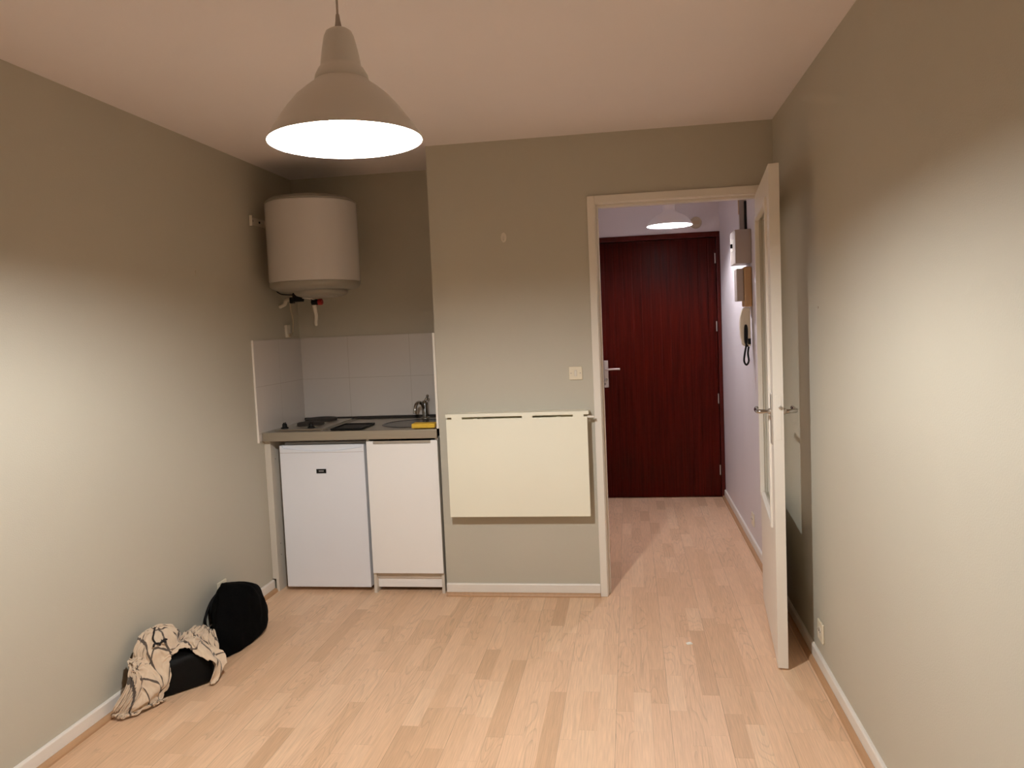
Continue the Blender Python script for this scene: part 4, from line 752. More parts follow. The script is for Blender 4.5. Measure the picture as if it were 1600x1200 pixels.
-4, 3, 4, 7, 11, 12, 12, 14, -4, 8, 18, 12, -2, 15, 14, -7, 2, 10, 12, -363, 9, 12, 8, 7, 5, 5, 0, 11, 6, -2, 10, 8, 1, -2, 1, 6, 8, -4, 2, 6, 7, 9, 12, 8, 2, 3, 12, 8, -6, 1, 11, 7, -6, 11, 7, 9, 6, 6, 5, 2,
10, 10, 10, 2, 4, 4, 4, 14, 12, 0, 13, 14, 8, -4, 14, 11, 6, 9, 8, -358, -1, 11, 10, 3, 2, 6, 9, 11, 11, 4, -6, 9, 5, 1, -1, 9, 4, 8, -5, 7, 9, -3, 8, 6, 1, 3, 8, 8, 0, -1, 8, 8, -1, 7, 6, 3, 6, 7, 8, 9,
12, 8, 11, 6, 4, 9, 9, -2, 13, 7, 6, 15, 5, 8, -7, 11, 16, 7, 8, -341, -6, 12, 1, 2, 4, 10, 11, 11, 13, 5, -12, -1, 0, 10, 4, 4, 9, 9, 2, -5, 9, 10, 7, -4, 6, 8, 9, 2, 9, 0, 6, 6, 5, 5, 6, 3, 6, 7, -3, 3,
10, 11, 8, 2, 0, 7, 14, 16, -2, 13, 1, 14, 8, -2, 11, 3, 8, 3, 12, -308, -11, 4, 10, -3, 1, 9, 5, 8, 12, 0, -6, 6, 4, 10, 6, 1, -2, 10, 8, 3, -5, 7, 8, 7, 2, 5, 9, 2, -1, 7, 2, 8, 6, 8, 4, -6, 8, 9, 12, 2,
0, 12, 2, 3, 2, 7, 12, 17, 14, 4, 9, 3, 2, 8, 5, 8, 4, 1, 4, -278, -11, 1, -1, 4, 7, 5, 4, 2, 9, 11, -3, -1, 6, 9, 4, 5, -1, -9, 10, 9, -2, 6, 10, 3, 3, 8, 3, 8, 0, 5, 1, -1, 4, 7, 11, -6, 3, 11, 8, 3,
9, 10, 7, -2, 4, 7, 9, 14, 3, 8, 8, 10, -1, 4, 10, 1, 8, 3, 0, -267, 17, 0, -4, -1, -1, 1, 10, -3, 8, 6, 3, -3, 4, 10, 2, 7, 5, -7, -1, 9, 11, -4, 6, 5, 8, 5, 5, 2, 4, 4, 4, 5, -5, 8, 4, 5, -3, 4, 7, 8,
9, 10, 5, 8, 3, 9, 12, 3, 4, -1, 12, 7, 9, -1, 1, 6, 4, 6, 1, -274, 13, 17, 5, 5, 0, -3, 6, -1, 4, 6, 5, -3, -1, 8, 5, 0, 10, 6, -7, 3, 11, 7, 4, 0, 6, 0, 1, 5, -1, 6, 6, 5, -4, 3, 13, 4, 6, -2, 2, 3,
8, 10, 8, -1, 3, 9, 13, 10, 7, -1, 10, 8, 0, 0, -1, 7, -2, 6, 10
    ],
    [
-2772, -5, -11, -5, -3, 2, 8, -2, 2, -1, -1, -1, 0, -2, -2, 0, 0, -4, -4, -3, 7, -6, -4, 5, -7, 1, 1, 4, 3, 6, 4, -1, -2, -3, -11, -2, 1, 4, -3, -7, -1, 1, 1, 0, -1, 0, 3, 2, -1, 1, 6, -1, -6, -1, 0, 1, 1, 1, 6, 2,
29, -1, -8, -3, 2, -8, -11, -4, 6, -4, -1, -1, 1, 4, -2, 3, 4, -5, 3, 4, 3, 2, -9, -3, 1, -7, -3, 0, 1, 2, 9, 3, 2, -3, -8, -7, -1, 7, 5, 3, -3, -5, -1, -3, 2, 8, 1, -5, -2, 1, 5, -1, -1, -5, 0, -4, -1, 5, 1, 1,
36, -2, -10, -7, 6, 9, -1, -3, 0, -2, -8, -1, 1, 10, -4, -7, -1, 5, 4, 2, 2, -1, -3, -9, -9, 0, 1, -5, -2, 7, 0, -3, -6, 10, 0, -10, 2, 11, 2, 2, 2, -4, -7, -2, -2, 6, 1, 4, 0, -5, 2, 1, -4, -2, 2, 0, -7, -1, 0, -1,
-2, 11, -9, -1, 2, 5, 10, 1, -2, -2, -12, 4, 3, 10, 0, -13, 5, 6, 10, 6, 6, 3, 0, 1, -3, -8, -9, -3, -5, -1, 10, -5, -8, 8, 1, -3, 4, 5, 2, -1, -1, -2, -7, 2, 1, 1, 1, -2, -1, -5, 1, 2, -1, -4, -1, 0, 1, 0, -2, -6,
3, 0, 10, -9, -1, -1, 10, 6, 3, -1, -10, -7, 4, 12, 0, -5, -11, 1, 2, 12, 2, 2, 2, 4, 4, -2, -16, 3, 4, 4, 9, 2, -12, 3, 12, -1, -7, -2, -3, -4, 2, 0, 1, 1, -1, -4, -4, -2, -1, -3, 2, -1, 6, 2, -5, -6, -4, -3, 1, 1,
34, 6, 9, -2, -9, -4, 7, 5, -2, 1, -9, -1, 1, 11, 1, 2, -2, -6, -9, 1, 9, 7, 0, -4, 4, 5, -5, -13, -4, 1, 5, -7, -10, 2, 11, 6, 2, -11, 6, -9, 4, 2, -1, -3, 4, -2, -4, -3, -4, -7, 3, -3, 2, 3, 0, -6, -3, -4, -3, 1,
41, 7, 6, 0, -5, -8, -3, 1, 6, 3, 2, -2, 8, 7, -4, 1, 6, 1, -13, 1, 0, 10, 9, -4, -7, 2, 3, -9, -9, 2, 8, -11, -12, -3, 10, 5, 5, -8, -15, -8, -3, 4, -12, 3, -1, 13, 0, 2, -2, -4, -9, -3, 1, 6, 3, -1, -4, -2, -6, -1,
73, 4, 7, 1, -10, 0, 10, -1, -8, 1, 0, 8, 5, 0, -1, -9, 5, 8, -6, -13, -3, -5, 16, 3, 3, -13, 10, 0, -10, -9, -1, 11, -6, -14, -5, 9, 5, -3, -15, -5, 4, -4, -16, -7, 1, -9, 13, 6, -1, -3, -4, -9, 0, 3, 8, 0, -3, -8, 0, -1,
86, -3, 4, 7, -6, -3, 7, 7, -5, -5, -3, 5, 8, 1, 0, -12, 3, 8, 3, -6, -11, -7, 0, 7, -3, -10, -7, 9, 1, -14, 0, 7, 4, -13, -2, 5, -1, 0, -1, -7, 2, 2, -16, -8, -1, 0, -13, -2, 9, 0, -4, -6, -8, 0, 5, 6, 2, -2, -7, -3,
95, -3, 2, 6, -3, -2, 11, 3, 1, -3, 0, -4, 7, 0, -6, -6, -3, 4, -3, 8, 1, -11, 1, 7, -3, -8, -7, 9, -1, -4, -9, -7, 1, 2, 5, -3, -2, -8, 1, -5, 3, 1, -6, -18, -6, 3, -5, -19, -4, 10, -10, 6, -1, -2, -9, 0, 7, 6, -1, -3,
95, -2, 1, 6, 1, 5, 5, 1, -2, -7, -5, 3, 1, -4, -8, 2, 9, -3, -4, -1, 8, -10, -5, 9, -4, -4, -7, 4, 5, 1, -7, -4, -9, -4, 5, -1, -9, 4, -2, 0, 3, -3, -4, -17, -7, -1, -1, -12, -19, 4, -7, 11, 1, 2, 0, -2, -8, -3, 1, 1,
102, 2, 1, 4, 8, -1, 0, 0, -2, -10, -2, 3, 2, -1, -3, 2, 8, -4, -3, 2, -4, 1, -2, 2, 1, -10, -2, 1, 8, 0, -12, 0, -5, -4, 1, -1, -6, -6, -2, 2, 2, -4, -11, -8, -6, 2, -3, -12, -17, -7, -2, 11, 2, -5, -3, 11, 2, -2, -10, 0,
105, -2, -3, 0, 10, 3, 4, 2, 1, -6, -9, 0, 9, 1, -7, 0, 8, 0, -7, -4, 0, -5, -7, -3, -3, -5, -1, -1, 4, 7, -2, 0, 2, -4, -9, -7, -4, 8, 2, -1, -3, -10, -4, -7, -6, -1, -3, -8, -18, -7, -6, 10, -3, -1, -7, 1, 5, 8, 2, -3,
102, 2, 0, -3, 1, 10, 2, 1, 0, -2, -4, 0, 1, -4, 2, 6, 1, -1, -7, -9, -5, -5, -6, -3, -4, -4, -4, 0, 3, 1, -6, -2, 1, 8, -2, 6, -4, -14, 11, 0, -12, 3, 0, -5, -6, -8, -2, -2, -16, -10, -10, 0, 12, -2, -3, -1, -1, 4, 3, -1,
99, -1, 5, 3, 3, 7, 0, -1, 0, 2, -10, 1, 5, -3, -5, -6, 3, -5, -8, -5, -1, 2, -2, -7, -3, 0, -6, 2, -5, -1, -8, -11, -7, 4, 5, 2, 14, 2, -2, -10, -1, -11, 1, 7, -9, -6, 7, -1, -13, -10, -7, -7, 12, 3, -5, 4, 0, -6, 2, 2,
103, -5, 2, -2, 1, 3, 4, -3, -8, 0, -2, -10, 9, -6, -9, -4, 2, 7, -9, -8, -2, -1, 0, -1, -1, 3, 1, -5, 1, -2, -6, -8, -8, -3, -2, 0, 5, 13, 5, 1, -5, -6, -13, -6, 6, -6, 0, 11, -16, -3, -5, -13, 16, 4, 0, -2, 1, -1, -3, -6,
111, -8, -4, 5, -2, -1, 5, -3, -2, -12, -6, -6, -4, 0, 9, -7, -5, -3, 4, -4, 0, 0, 2, -2, -1, -3, 5, 0, -7, -4, -7, -1, -5, -4, -4, 0, -1, 0, 14, 3, -1, -4, -6, -13, -1, 0, -6, 11, -6, -9, 1, -14, 18, 3, 4, -4, -1, 1, -1, -6,
99, 2, -8, 4, -1, -3, 1, -2, -10, -2, -7, -4, -5, -3, 9, 0, -3, -4, -2, 0, 0, -1, 2, 1, -1, -3, -1, -3, 0, -4, -7, -1, -6, -3, -3, -3, 0, 2, 1, 2, 4, -8, 1, -16, 6, -4, -12, 20, -5, -9, -13, 1, 20, 1, 3, 1, -1, 0, -1, -4,
92, -1, 1, -1, -2, 0, -2, -4, -5, -3, -4, -7, -3, -6, 7, 0, -2, -1, -1, -5, 2, 1, 5, -3, -5, -5, -3, -3, -7, -7, -6, 3, 7, -3, -8, 1, -2, -2, 5, 3, -1, -11, -8, -6, 10, -12, -9, 9, 12, -8, -15, 9, 22, -3, 2, 5, 5, -1, -5, -3,
91, -3, -8, 4, -3, -4, -6, -3, -5, -5, -4, -1, -4, -7, -3, 7, 3, 1, -1, -5, 6, -9, -6, 1, 7, -5, -5, -4, 1, -5, -8, -6, 7, 4, -8, -8, -5, 8, 2, -4, -1, 0, -8, -6, 1, -13, 1, 6, -6, 5, -11, 23, 19, -7, 1, 2, 2, 1, -4, -3,
82, 8, -1, -7, -4, -10, -2, 3, -5, -5, -4, -8, -5, -2, -4, 3, 1, 7, 1, -2, -1, 0, -9, 0, 5, -7, -2, 1, -6, -4, 0, -7, -4, 4, 2, -6, -7, 0, 10, -3, -1, -4, -8, -4, -2, -9, -3, 8, -14, 3, 4, 28, 5, -7, 0, 6, 8, 3, -1, -9,
69, 3, 3, 2, -5, -8, -7, -5, -3, -6, -3, 3, -7, 0, 0, -1, 4, -1, -3, -1, 4, 3, 0, -7, 0, -5, -5, -2, 2, -4, -2, -1, -7, 3, 4, -4, -7, -5, 2, 4, -11, -2, -1, 3, -17, 8, -6, -5, -7, 3, 6, 25, -3, 1, 1, 5, 8, -4, -1, 7,
66, 3, -2, -7, -1, -2, -10, -1, -5, -6, -4, -2, 0, -2, 2, -2, 1, 6, 3, 0, -7, -1, 5, 1, -5, -3, 0, -7, -2, -1, -2, -2, -2, -5, 5, -2, -1, -7, -3, -2, -1, -1, -3, -19, -1, 8, -10, -2, -8, 8, 10, 9, 5, 4, -6, 1, 9, 4, -1, 2,
73, -1, -1, -6, 2, -5, -7, -4, -5, -3, -4, -5, 9, -3, 0, 1, -6, 3, -2, 2, 2, 2, -1, 0, 0, -2, -4, -4, -5, -4, 7, -3, -2, -3, -2, 0, -7, 6, -3, -3, -2, -7, -18, -9, 7, -7, -4, -8, 7, 8, 5, 2, 1, 7, 1, 1, 9, 6, -2, 1,
60, 6, -1, 4, -5, -8, 0, -5, -3, -6, -6, -5, 10, 1, -2, 4, -5, -5, 3, 8, 3, -2, -1, -1, -4, 0, 0, -3, -2, -8, 0, -4, -3, 7, 1, -7, 4, -1, -3, -9, -10, -11, -2, -10, 7, -6, -12, 2, 6, 15, -9, -2, 7, -1, 10, 3, 6, 7, 0, -9,
70, 4, 2, 3, -4, -9, 1, -4, -8, -8, -2, 1, 9, -1, -5, 1, 4, -6, 3, 4, 4, -3, 0, -4, -3, -1, -2, 0, 0, -6, -3, -3, 0, -4, 5, 4, -6, -6, -2, -4, -10, -2, -11, -7, 4, -13, 1, 2, 4, 1, 4, -4, 4, -4, 7, 7, 7, 4, -5, -5,
78, -8, -4, -10, -7, 0, 5, 11, 2, -12, 1, -4, 1, 2, -4, 3, 8, 3, -12, 2, 6, 9, -2, -2, -6, -8, 4, -5, -2, -4, -4, 1, -4, 4, 3, -10, -2, 4, -3, -6, -12, 1, -9, -5, -7, -3, 4, -5, 8, -3, -8, 0, 9, 2, -7, 6, 7, 10, -2, -4,
59, 10, 8, -1, -9, -11, -4, 10, -1, -11, -2, -2, 2, 9, 5, -9, 7, -11, 7, 9, -11, 5, 2, -5, -5, -3, 3, 6, -7, -4, -1, 2, -3, -5, 0, 4, -4, -8, -2, -3, -2, -7, -1, -2, -8, -3, 2, -8, -2, 1, -9, -2, 1, 4, 1, 3, 6, 4, 7, 3,
66, -1, 4, 10, -1, -12, -8, 8, -3, -10, -5, -3, -3, -1, 10, 1, -12, -5, -1, 10, 0, -7, 1, 14, 1, -1, -2, 3, -1, -8, -3, -6, -2, 5, 3, -5, -11, 8, 2, -12, -8, 5, -8, -19, 12, -1, -19, 12, -2, -5, -1, -6, 3, 2, 5, 8, -1, 0, 3, 7,
88, -4, -8, 8, 5, -12, -6, 8, 2, -5, -6, 4, -7, -4, 7, 5, -4, -3, -10, 3, 7, -10, -11, -9, 3, 2, -17, 3, 13, 3, -6, 2, -5, -5, 4, -4, 3, -10, -8, 4, -5, -2, -4, -8, 15, -23, -7, 9, 6, -7, -4, 1, 7, 2, 2, 0, 1, -1, 6, 5,
89, 5, -6, -5, 9, -4, -11, 5, 6, -4, -7, 0, 3, -6, -3, 7, 2, -1, -2, -10, -8, -2, -3, -6, 3, -11, -16, -8, -1, 2, 1, 5, 5, 6, -6, 5, -10, 0, -2, -1, -7, 2, 1, -12, -6, 2, -9, 3, -2, -2, -7, 4, 6, 0, 5, 4, -1, 8, 6, 3,
93, 0, 0, -8, 1, 3, -12, -2, 9, 3, -6, -6, 0, -2, 1, 3, 8, 0, -2, -7, -7, -5, -3, 0, -5, -4, -9, -17, 0, -7, -6, -1, 3, 3, 5, 6, -7, -3, -5, -7, 12, -9, 1, -9, -9, 11, -3, -6, -10, 0, 0, 6, -8, 7, 2, -1, 2, 4, 4, 5,
105, 0, -1, -6, -5, 5, -8, -9, 5, 9, 0, -7, -3, -2, 1, 1, 9, -3, -2, -7, -3, -1, -3, 1, -5, -5, -8, -16, -2, 0, -6, -9, -1, 3, 2, 1, 7, -5, -9, 4, -31, 13, -2, 13, -17, -6, 3, -8, -7, -9, 2, 11, 8, -3, 8, 4, 1, 1, 1, 1,
113, -4, 1, -5, -5, -2, 0, -11, -4, 9, 9, -1, -6, 0, -8, -2, 7, 7, 1, -9, -4, 2, -1, -4, -4, -12, -8, -10, -3, 1, -1, -11, -5, -3, 5, 5, -5, 9, -9, -11, -11, -14, 2, 10, 13, 2, -2, 0, -26, 133, -3, -2, -3, -6, -4, 2, -7, -8, 0, 10,
-1, 3, -1, -7, -7, 2, 7, 7, 0, -10, -6, 2, 4, -6, -9, -12, -9, 0, -2, -2, -8, -6, -6, 3, 4, -7, 15, -15, -8, 5, -9, -10, -4, 6, -1, 0, -6, 131, -3, -4, -3, -6, -4, -5, 2, -8, -10, 0, 0, -1, 6, 7, -4, -1, 8, 3, -1, -11, 4, -1,
-6, -8, -8, 1, -11, -7, -10, -7, 0, 6, -8, 2, 4, -9, -4, 8, 4, -9, 1, -15, 1, 0, -4, 126, -1, -8, -5, -5, -6, -3, -5, 1, -8, -2, 5, -8, 4, 10, 3, -3, 2, 0, -5, -1, 0, 2, -4, -8, -7, -9, -8, -3, -8, -10, -9, 11, -7, 7, -9, -2,
-1, 1, 12, 2, -11, -7, -3, -1, 120, 0, -11, -4, -12, -2, 2, -5, -3, -2, -5, 2, 0, -9, -4, 9, 4, -1, 6, 1, 3, 0, -7, -8, 5, -9, -9, -8, -8, -4, -13, -5, -9, 18, -9, -10, 6, 9, -8, 2, 11, 0, -14, -9, 125, -9, -8, -4, -8, -5, -1, 3,
-2, -2, -5, 1, 4, -5, -7, 7, 1, -5, 2, 5, -5, -3, 7, -7, 4, -5, -12, -9, -7, -6, -16, -2, -9, 11, -2, -9, -1, 9, 9, -6, -5, 12, -4, 104, -4, -8, -10, -5, 0, -3, -1, 4, 0, -4, 0, -1, -2, -6, -1, 7, 2, -2, 1, 0, -3, 1, -5, -10,
-8, -10, -8, -7, -7, -1, -1, -10, 0, 10, -5, -6, 7, 10, -1, -6, -10, 111, -4, -8, -8, 2, -7, 3, 2, -3, 0, -1, -1, 6, -1, -7, -1, 9, 1, -2, -4, -1, -1, -4, -3, -11, -7, -10, -7, -8, -9, 3, -5, 0, -12, 6, 9, -11, -2, 10, 10, -5, -15, 113,
-7, -9, -5, -3, 1, -3, 4, 4, -5, 1, 2, 3, 1, -5, -1, 7, 2, -4, -4, -2, -3, -5, -7, -7, -9, -8, -13, -3, -10, 5, -5, -4, -10, -1, 9, -1, -8, 3, 13, 1, 91, 1, -5, -11, 3, -3, 0, 5, 7, -1, -3, 6, -4, 2, -3, -2, 4, 4, -6, -3,
-3, -4, -7, -7, -7, -11, -8, -10, -8, 0, 3, -11, -10, 1, 5, 1, -4, 0, 7, 1, -7, 104, -6, -2, -9, 5, 1, -10, 1, 10, 4, -2, 5, 5, -3, -5, -1, 0, 5, -2, -7, -2, -4, -8, -8, -8, -9, -9, -11, -7, -2, 0, -5, -5, -3, 8, -5, -2, 0, 3,
2, 102, -6, -2, -5, -7, 6, 0, -4, -4, 3, 4, 7, 6, 0, -3, -5, 7, 1, -6, -3, -4, -7, -6, -9, -7, -8, -11, -12, -1, -3, -1, -2, -5, -3, -3, 6, -3, 4, 1, -3, 107, -6, -6, -3, -5, -4, 6, 0, -4, 1, 0, 5, 6, 6, -9, 1, -3, -2, 0,
-10, -4, 4, -12, -6, -8, -7, -13, -8, 0, -1, 0, -4, -4, -8, 1, 8, 1, -3, 5, 0, 107, -9, -5, -5, 0, -2, -1, 1, -1, -4, 2, 3, -2, -1, -1, -7, -3, 11, -5, -3, -5, -8, 0, -7, -12, -7, -12, -7, 7, -1, -4, 0, -3, -9, 2, 10, 1, -5, -5,
7, 114, -8, -6, -7, -1, -2, -4, -4, -1, 3, -8, -1, 8, -5, 1, -6, -7, 11, -3, -4, -4, -8, -8, -1, -10, -10, -10, 0, -5, 5, -1, 3, -4, -4, -2, 10, 1, -7, -5, -1, 131, -13, -5, -13, -8, -1, 7, -4, -4, -4, -2, -8, -2, 5, -1, -4, 1, -5, -7,
-3, 4, -4, -3, -8, -8, -9, -5, -5, 0, -3, -2, 11, -2, -7, 2, 7, 3, -6, -6, -5, 2, 144, -15, -8, -13, -6, -6, -3, 0, -4, -7, 0, -9, -1, 3, -4, -1, -7, 3, -4, -10, -7, 13, -4, -4, -10, -8, -6, -4, 4, -2, -2, 3, -1, 1, -1, -5, 0, 9,
-8, -6, -9, 174, -13, -16, -16, -11, -2, -4, -7, -1, -7, -7, -8, -8, 5, 4, -10, 3, -6, -1, -9, 6, -10, -7, -3, 6, -11, -2, -3, 4, -1, -5, 6, -1, -1, -6, 3, -6, 1, 1, -15, -4, -4, 156, 3, 13, -14, -12, -11, -8, -11, -2, -5, -8, -6, -11, -5, 7,
1, -10, -3, -6, 6, -8, -8, 3, -3, -2, -1, -4, -2, -2, -2, -1, 1, 4, -8, 0, -4, -3, -8, -9, 7, -13, -10, 12, 161, -15, 12, 6, -2, -4, -5, -12, -15, 0, -13, -7, -11, -8, -2, 5, -8, -3, 0, -8, -4, 1, 1, -9, 3, 0, -6, -5, -5, 3, 1, 0,
-2, -1, -2, -3, -9, -12, -4, 0, -9, -10, -7, -1, 166, 9, -18, -8, 3, -2, 9, 17, 3, -6, -9, -12, -13, -10, -5, -9, -9, -3, -5, -1, 0, -2, 0, -3, 0, 0, -6, -8, -1, 3, 0, -3, -3, -3, -11, -11, -1, -11, 9, -10, -5, -9, -12, -2, -7, 183, -7, -16,
12, 2, 6, -19, -2, 1, 1, 1, 7, -12, -10, -8, -7, -7, -3, -1, -4, 0, -4, -4, 2, -3, -5, 0, -5, -7, -1, 5, -5, -10, -11, -10, -9, -10, 9, 4, -4, -9, -9, -9, -10, -9, -10, 201, -16, 9, -10, 5, 2, 12, 0, 0, 2, 1, -4, -8, -6, -10, -9, -9,
-12, -2, -2, -1, -1, -4, -7, 0, -5, -10, -4, 6, 0, -6, -8, -8, -11, -5, -10, -10, -11, 6, -12, 1, 2, -1, -9, -12, -10, -7, 192, 13, -2, 4, -14, -2, -3, -8, 14, 4, -1, -13, -12, -13, 15, -7, -10, -5, 1, 3, -3, 2, -4, -6, -7, -4, -5, -6, -3, 2,
-8, -11, -10, -1, -9, -9, -8, -8, -11, -11, -11, -3, -2, 0, 11, -9, -6, -5, 7, 202, -7, -9, -11, -1, 5, 15, -11, -6, -15, -6, 2, -2, -6, 11, 11, -8, -6, -2, -1, -1, -1, -2, -3, -7, -11, -1, -5, -6, -11, -9, -9, -4, -2, -3, -8, -9, -8, -10, -12, -11,
-7, -6, -1, 0, 3, 4, -5, -5, 5, 16, -12, -17, -5, 7, 2, 12, -10, -9, 4, 222, -3, -6, -7, -4, 4, -13, -9, 14, -9, 2, -3, -1, -9, -15, 19, 13, -17, -7, -3, -2, -3, -3, -4, 2, -8, -8, -7, -8, -9, -6, -5, -4, -6, -1, -7, -11, -14, -9, -7, -5,
-8, -7, -7, -1, -1, 7, 0, -10, 0, 8, 16, -11, -16, -6, 0, 7, 0, -5, -4, 235, -9, -6, 5, -6, -14, 3, -8, -13, 16, -6, -12, -10, 2, -6, -11, 21, 15, -4, -4, -6, -5, -4, -3, -3, -2, -9, -9, -8, -11, -6, -9, -4, -1, -4, -6, -10, -12, -9, -7, -5,
-6, -8, -7, -5, -2, -3, -1, 3, -8, 8, 8, 12, -22, -4, -5, 2, 5, -11, 2, 237, -8, -7, 6, -6, -10, -9, -9, -3, -10, 15, 1, -9, -8, 4, -7, -5, -6, 8, 9, 4, -2, -4, -11, -10, -2, -12, -9, -8, -1, -12, -2, -11, -2, 5, -5, -12, -11, -6, -6, -7,
-5, -6, -11, -4, -4, -4, -3, -1, 1, -2, 7, 12, 0, -14, -7, 0, -7, 2, -6, 245, -6, -9, 8, -3, -12, -8, -11, -11, -10, -7, 3, 13, 3, -1, -3, -7, -8, -13, -1, 7, 13, 3, 1, -13, -14, -13, -11, -8, -6, -5, 3, -10, -4, 5, -2, -10, -9, -5, -6, -4,
-8, -5, -11, -8, -3, -4, -4, -2, 0, 0, -3, 10, 12, -9, -9, -4, -8, -10, 1, 243, 4, -9, -9, -5, -5, -6, -7, -3, -8, -11, -8, -2, -2, -1, 2, 8, -9, 0, 3, -6, -4, 4, 7, 10, -15, -15, -12, -10, -7, -7, -5, 0, -4, -1, 3, -6, -10, -8, -3, 0,
-10, -6, -8, -10, -4, -4, -5, -2, -3, 1, -2, -1, 9, 11, -12, -5, -9, -8, -14, 253, -1, 0, -11, -3, -7, -4, -6, -10, -5, -5, -8, -4, -2, -1, -1, 0, -2, -1, -1, -1, 4, -10, -3, 8, 10, -16, -14, -13, -8, -11, -3, -2, -1, -1, 0, 0, -9, -9, -4, 1,
-7, -11, -4, -9, -9, 0, -6, -4, -2, -3, 0, 1, -2, 11, 5, -11, -4, -28, -9, 263, 0, -7, -7, -8, -6, -3, -8, 0, -8, -6, -3, -9, 2, 0, 0, -2, 1, -1, -2, -3, -6, 1, -9, -7, 7, 9, -15, -14, -13, -9, -7, -3, 1, 1, -1, 1, -6, -9, -8, 2,
-7, -13, -1, -5, -10, -6, -5, -3, -2, -1, -1, 1, -1, -1, 11, 2, -12, -14, -24, 265, -1, -6, -8, -5, -6, -8, -8, -5, 3, -7, -5, -3, -8, 3, 6, 0, -3, 1, -5, -2, -6, -7, -5, -6, -9, 11, 1, -11, -14, -12, -8, -8, -9, 2, 8, -12, 6, -6, -9, -1,
-1, -10, -12, 3, -6, -8, -4, -3, -2, -1, -1, 0, -5, -1, 5, 9, -4, -13, -21, 248, 6, -5, -7, -8, -4, -8, -7, -9, -2, 2, -6, -3, -7, -1, 4, 7, 0, -4, -4, -8, 0, -9, -5, -11, -6, -4, 9, -1, -8, -14, -10, -9, -8, -10, 9, -4, -10, 6, -6, 2,
-5, -10, -12, -6, 3, -9, -5, 1, 0, -2, -7, 2, 3, -3, -1, 8, -12, 5, -17, 231, -4, 5, 1, -10, -4, -6, -8, -7, -6, -1, 1, -7, -2, -7, 2, 5, 5, -3, -6, -5, -7, -11, 4, -10, -9, -8, -9, 11, 2, -5, -12, -10, -10, -10, -4, 6, -7, -9, 0, 6,
-5, -12, -9, -5, 4, -7, -9, -2, 4, -6, 2, 5, 0, -2, 0, -14, 1, -11, 8, 227, -5, -5, 4, -2, -5, -7, -7, -8, -6, -4, 2, -8, 0, -3, 0, -3, 1, -1, 0, -9, -4, -10, -15, 9, -7, -8, -9, -10, 5, 10, -4, -9, -10, -12, -10, 6, -5, -7, -6, 7,
-4, -10, -7, -5, 4, -6, -8, -1, -4, 2, 4, -14, 1, 6, -9, -7, -4, 0, 1, 231, -3, -7, -2, 3, -3, -4, -9, -8, -8, -4, -7, 1, -3, 0, -1, 0, -3, -5, -1, -5, -8, -11, -11, -13, 9, 4, -11, -8, -7, -6, 13, 3, -5, -12, -13, 4, -5, -7, -9, 4,
-11, 3, -4, -3, -3, -3, -5, -8, 6, -6, -6, 3, -4, 0, -2, -5, -13, -2, 2, 229, 0, -6, -5, 1, 1, -3, -8, -9, -6, -7, -4, -3, -2, 0, -1, -2, -4, -3, -11, -2, -1, -9, -11, -16, -11, 9, 6, -4, -11, -3, -6, -3, 11, 2, -15, -6, 4, -9, -6, -8,
-2, -12, -5, -3, -5, 1, 12, 1, -9, -4, 6, 2, -11, -3, -4, -10, -8, -4, 2, 228, -2, -2, -4, -2, -2, -12, 1, -7, -5, -5, -8, 0, 3, 1, -8, -1, -5, -6, -9, -9, -7, -5, -4, -14, -8, -10, 1, 6, 7, -8, -5, -3, -10, 1, 11, -5, -5, 0, -8, -7,
-7, -2, -2, -2, -4, -2, -4, -5, 12, 3, -8, -1, -6, -11, -6, -5, -6, 1, 2, 223, -8, 2, -3, -1, -8, -12, -10, 0, -1, -2, -7, -5, -5, -5, 1, -4, -1, -8, -3, -9, -1, -12, -8, -6, -5, -7, -5, -4, -1, -1, 5, -6, -4, -5, -5, -5, -4, 1, 3, 10,
-7, -11, 1, 11, -6, -6, -2, -1, -2, 1, 3, -6, -6, -6, -7, -5, -1, -6, -8, 228, -11, -5, -3, -6, -7, -3, -6, -3, -7, -1, 3, -4, -6, -9, -2, -2, 1, -6, -11, -9, -5, -3, -8, -5, -8, -2, -5, -3, -4, -2, -3, 6, -7, -5, -4, -3, -3, -4, 2, 1,
10, -1, -9, 1, 4, 5, 0, -1, -2, -4, -12, -14, -13, 5, -13, -14, -9, 2, -19, 256, -8, -4, -6, -3, -8, -4, -5, -3, -5, -7, 2, -3, -10, -7, -4, 3, -6, -2, -8, -5, -6, -3, -5, -5, -8, -7, 0, -2, -3, -4, -5, -2, 6, -5, -4, -3, -3, -6, -2, 1,
4, 2, 5, 10, 0, -14, -5, -12, 9, -11, -15, -12, -4, -11, -15, -18, -16, -4, 2, 275, -5, -6, -11, 4, -9, -6, -1, -3, -4, -7, -6, -7, -5, -5, -5, -4, 4, -3, -5, -5, -7, -2, -5, -10, -2, -6, -3, -5, 0, -1, -7, -4, -8, -3, -1, -2, 8, -2, -5, -10,
7, 9, -2, -11, -8, -13, -9, 12, -13, 4, -15, -15, -13, -13, -11, -12, 4, 7, -14, 283, -13, 1, -10, -8, -7, 4, -11, -4, 4, -2, -7, -7, -1, -5, -11, -5, 3, -5, -7, -2, -2, -8, -7, 0, -5, -1, -3, -7, 0, -1, -4, -8, -7, -1, -2, -4, -5, 0, -1, 6,
-13, -3, 7, 8, -1, -15, -22, -25, -16, -6, -1, 11, -10, -6, -9, -13, -3, 10, -2, 270, -8, -8, -1, -7, -6, -2, -6, -7, -5, -3, 2, -2, 0, -4, -9, -10, -2, 3, -6, -7, -4, -4, -5, -4, 0, -1, -3, -6, -7, -8, -2, 8, -9, -13, -3, -1, 2, 4, -3, -11,
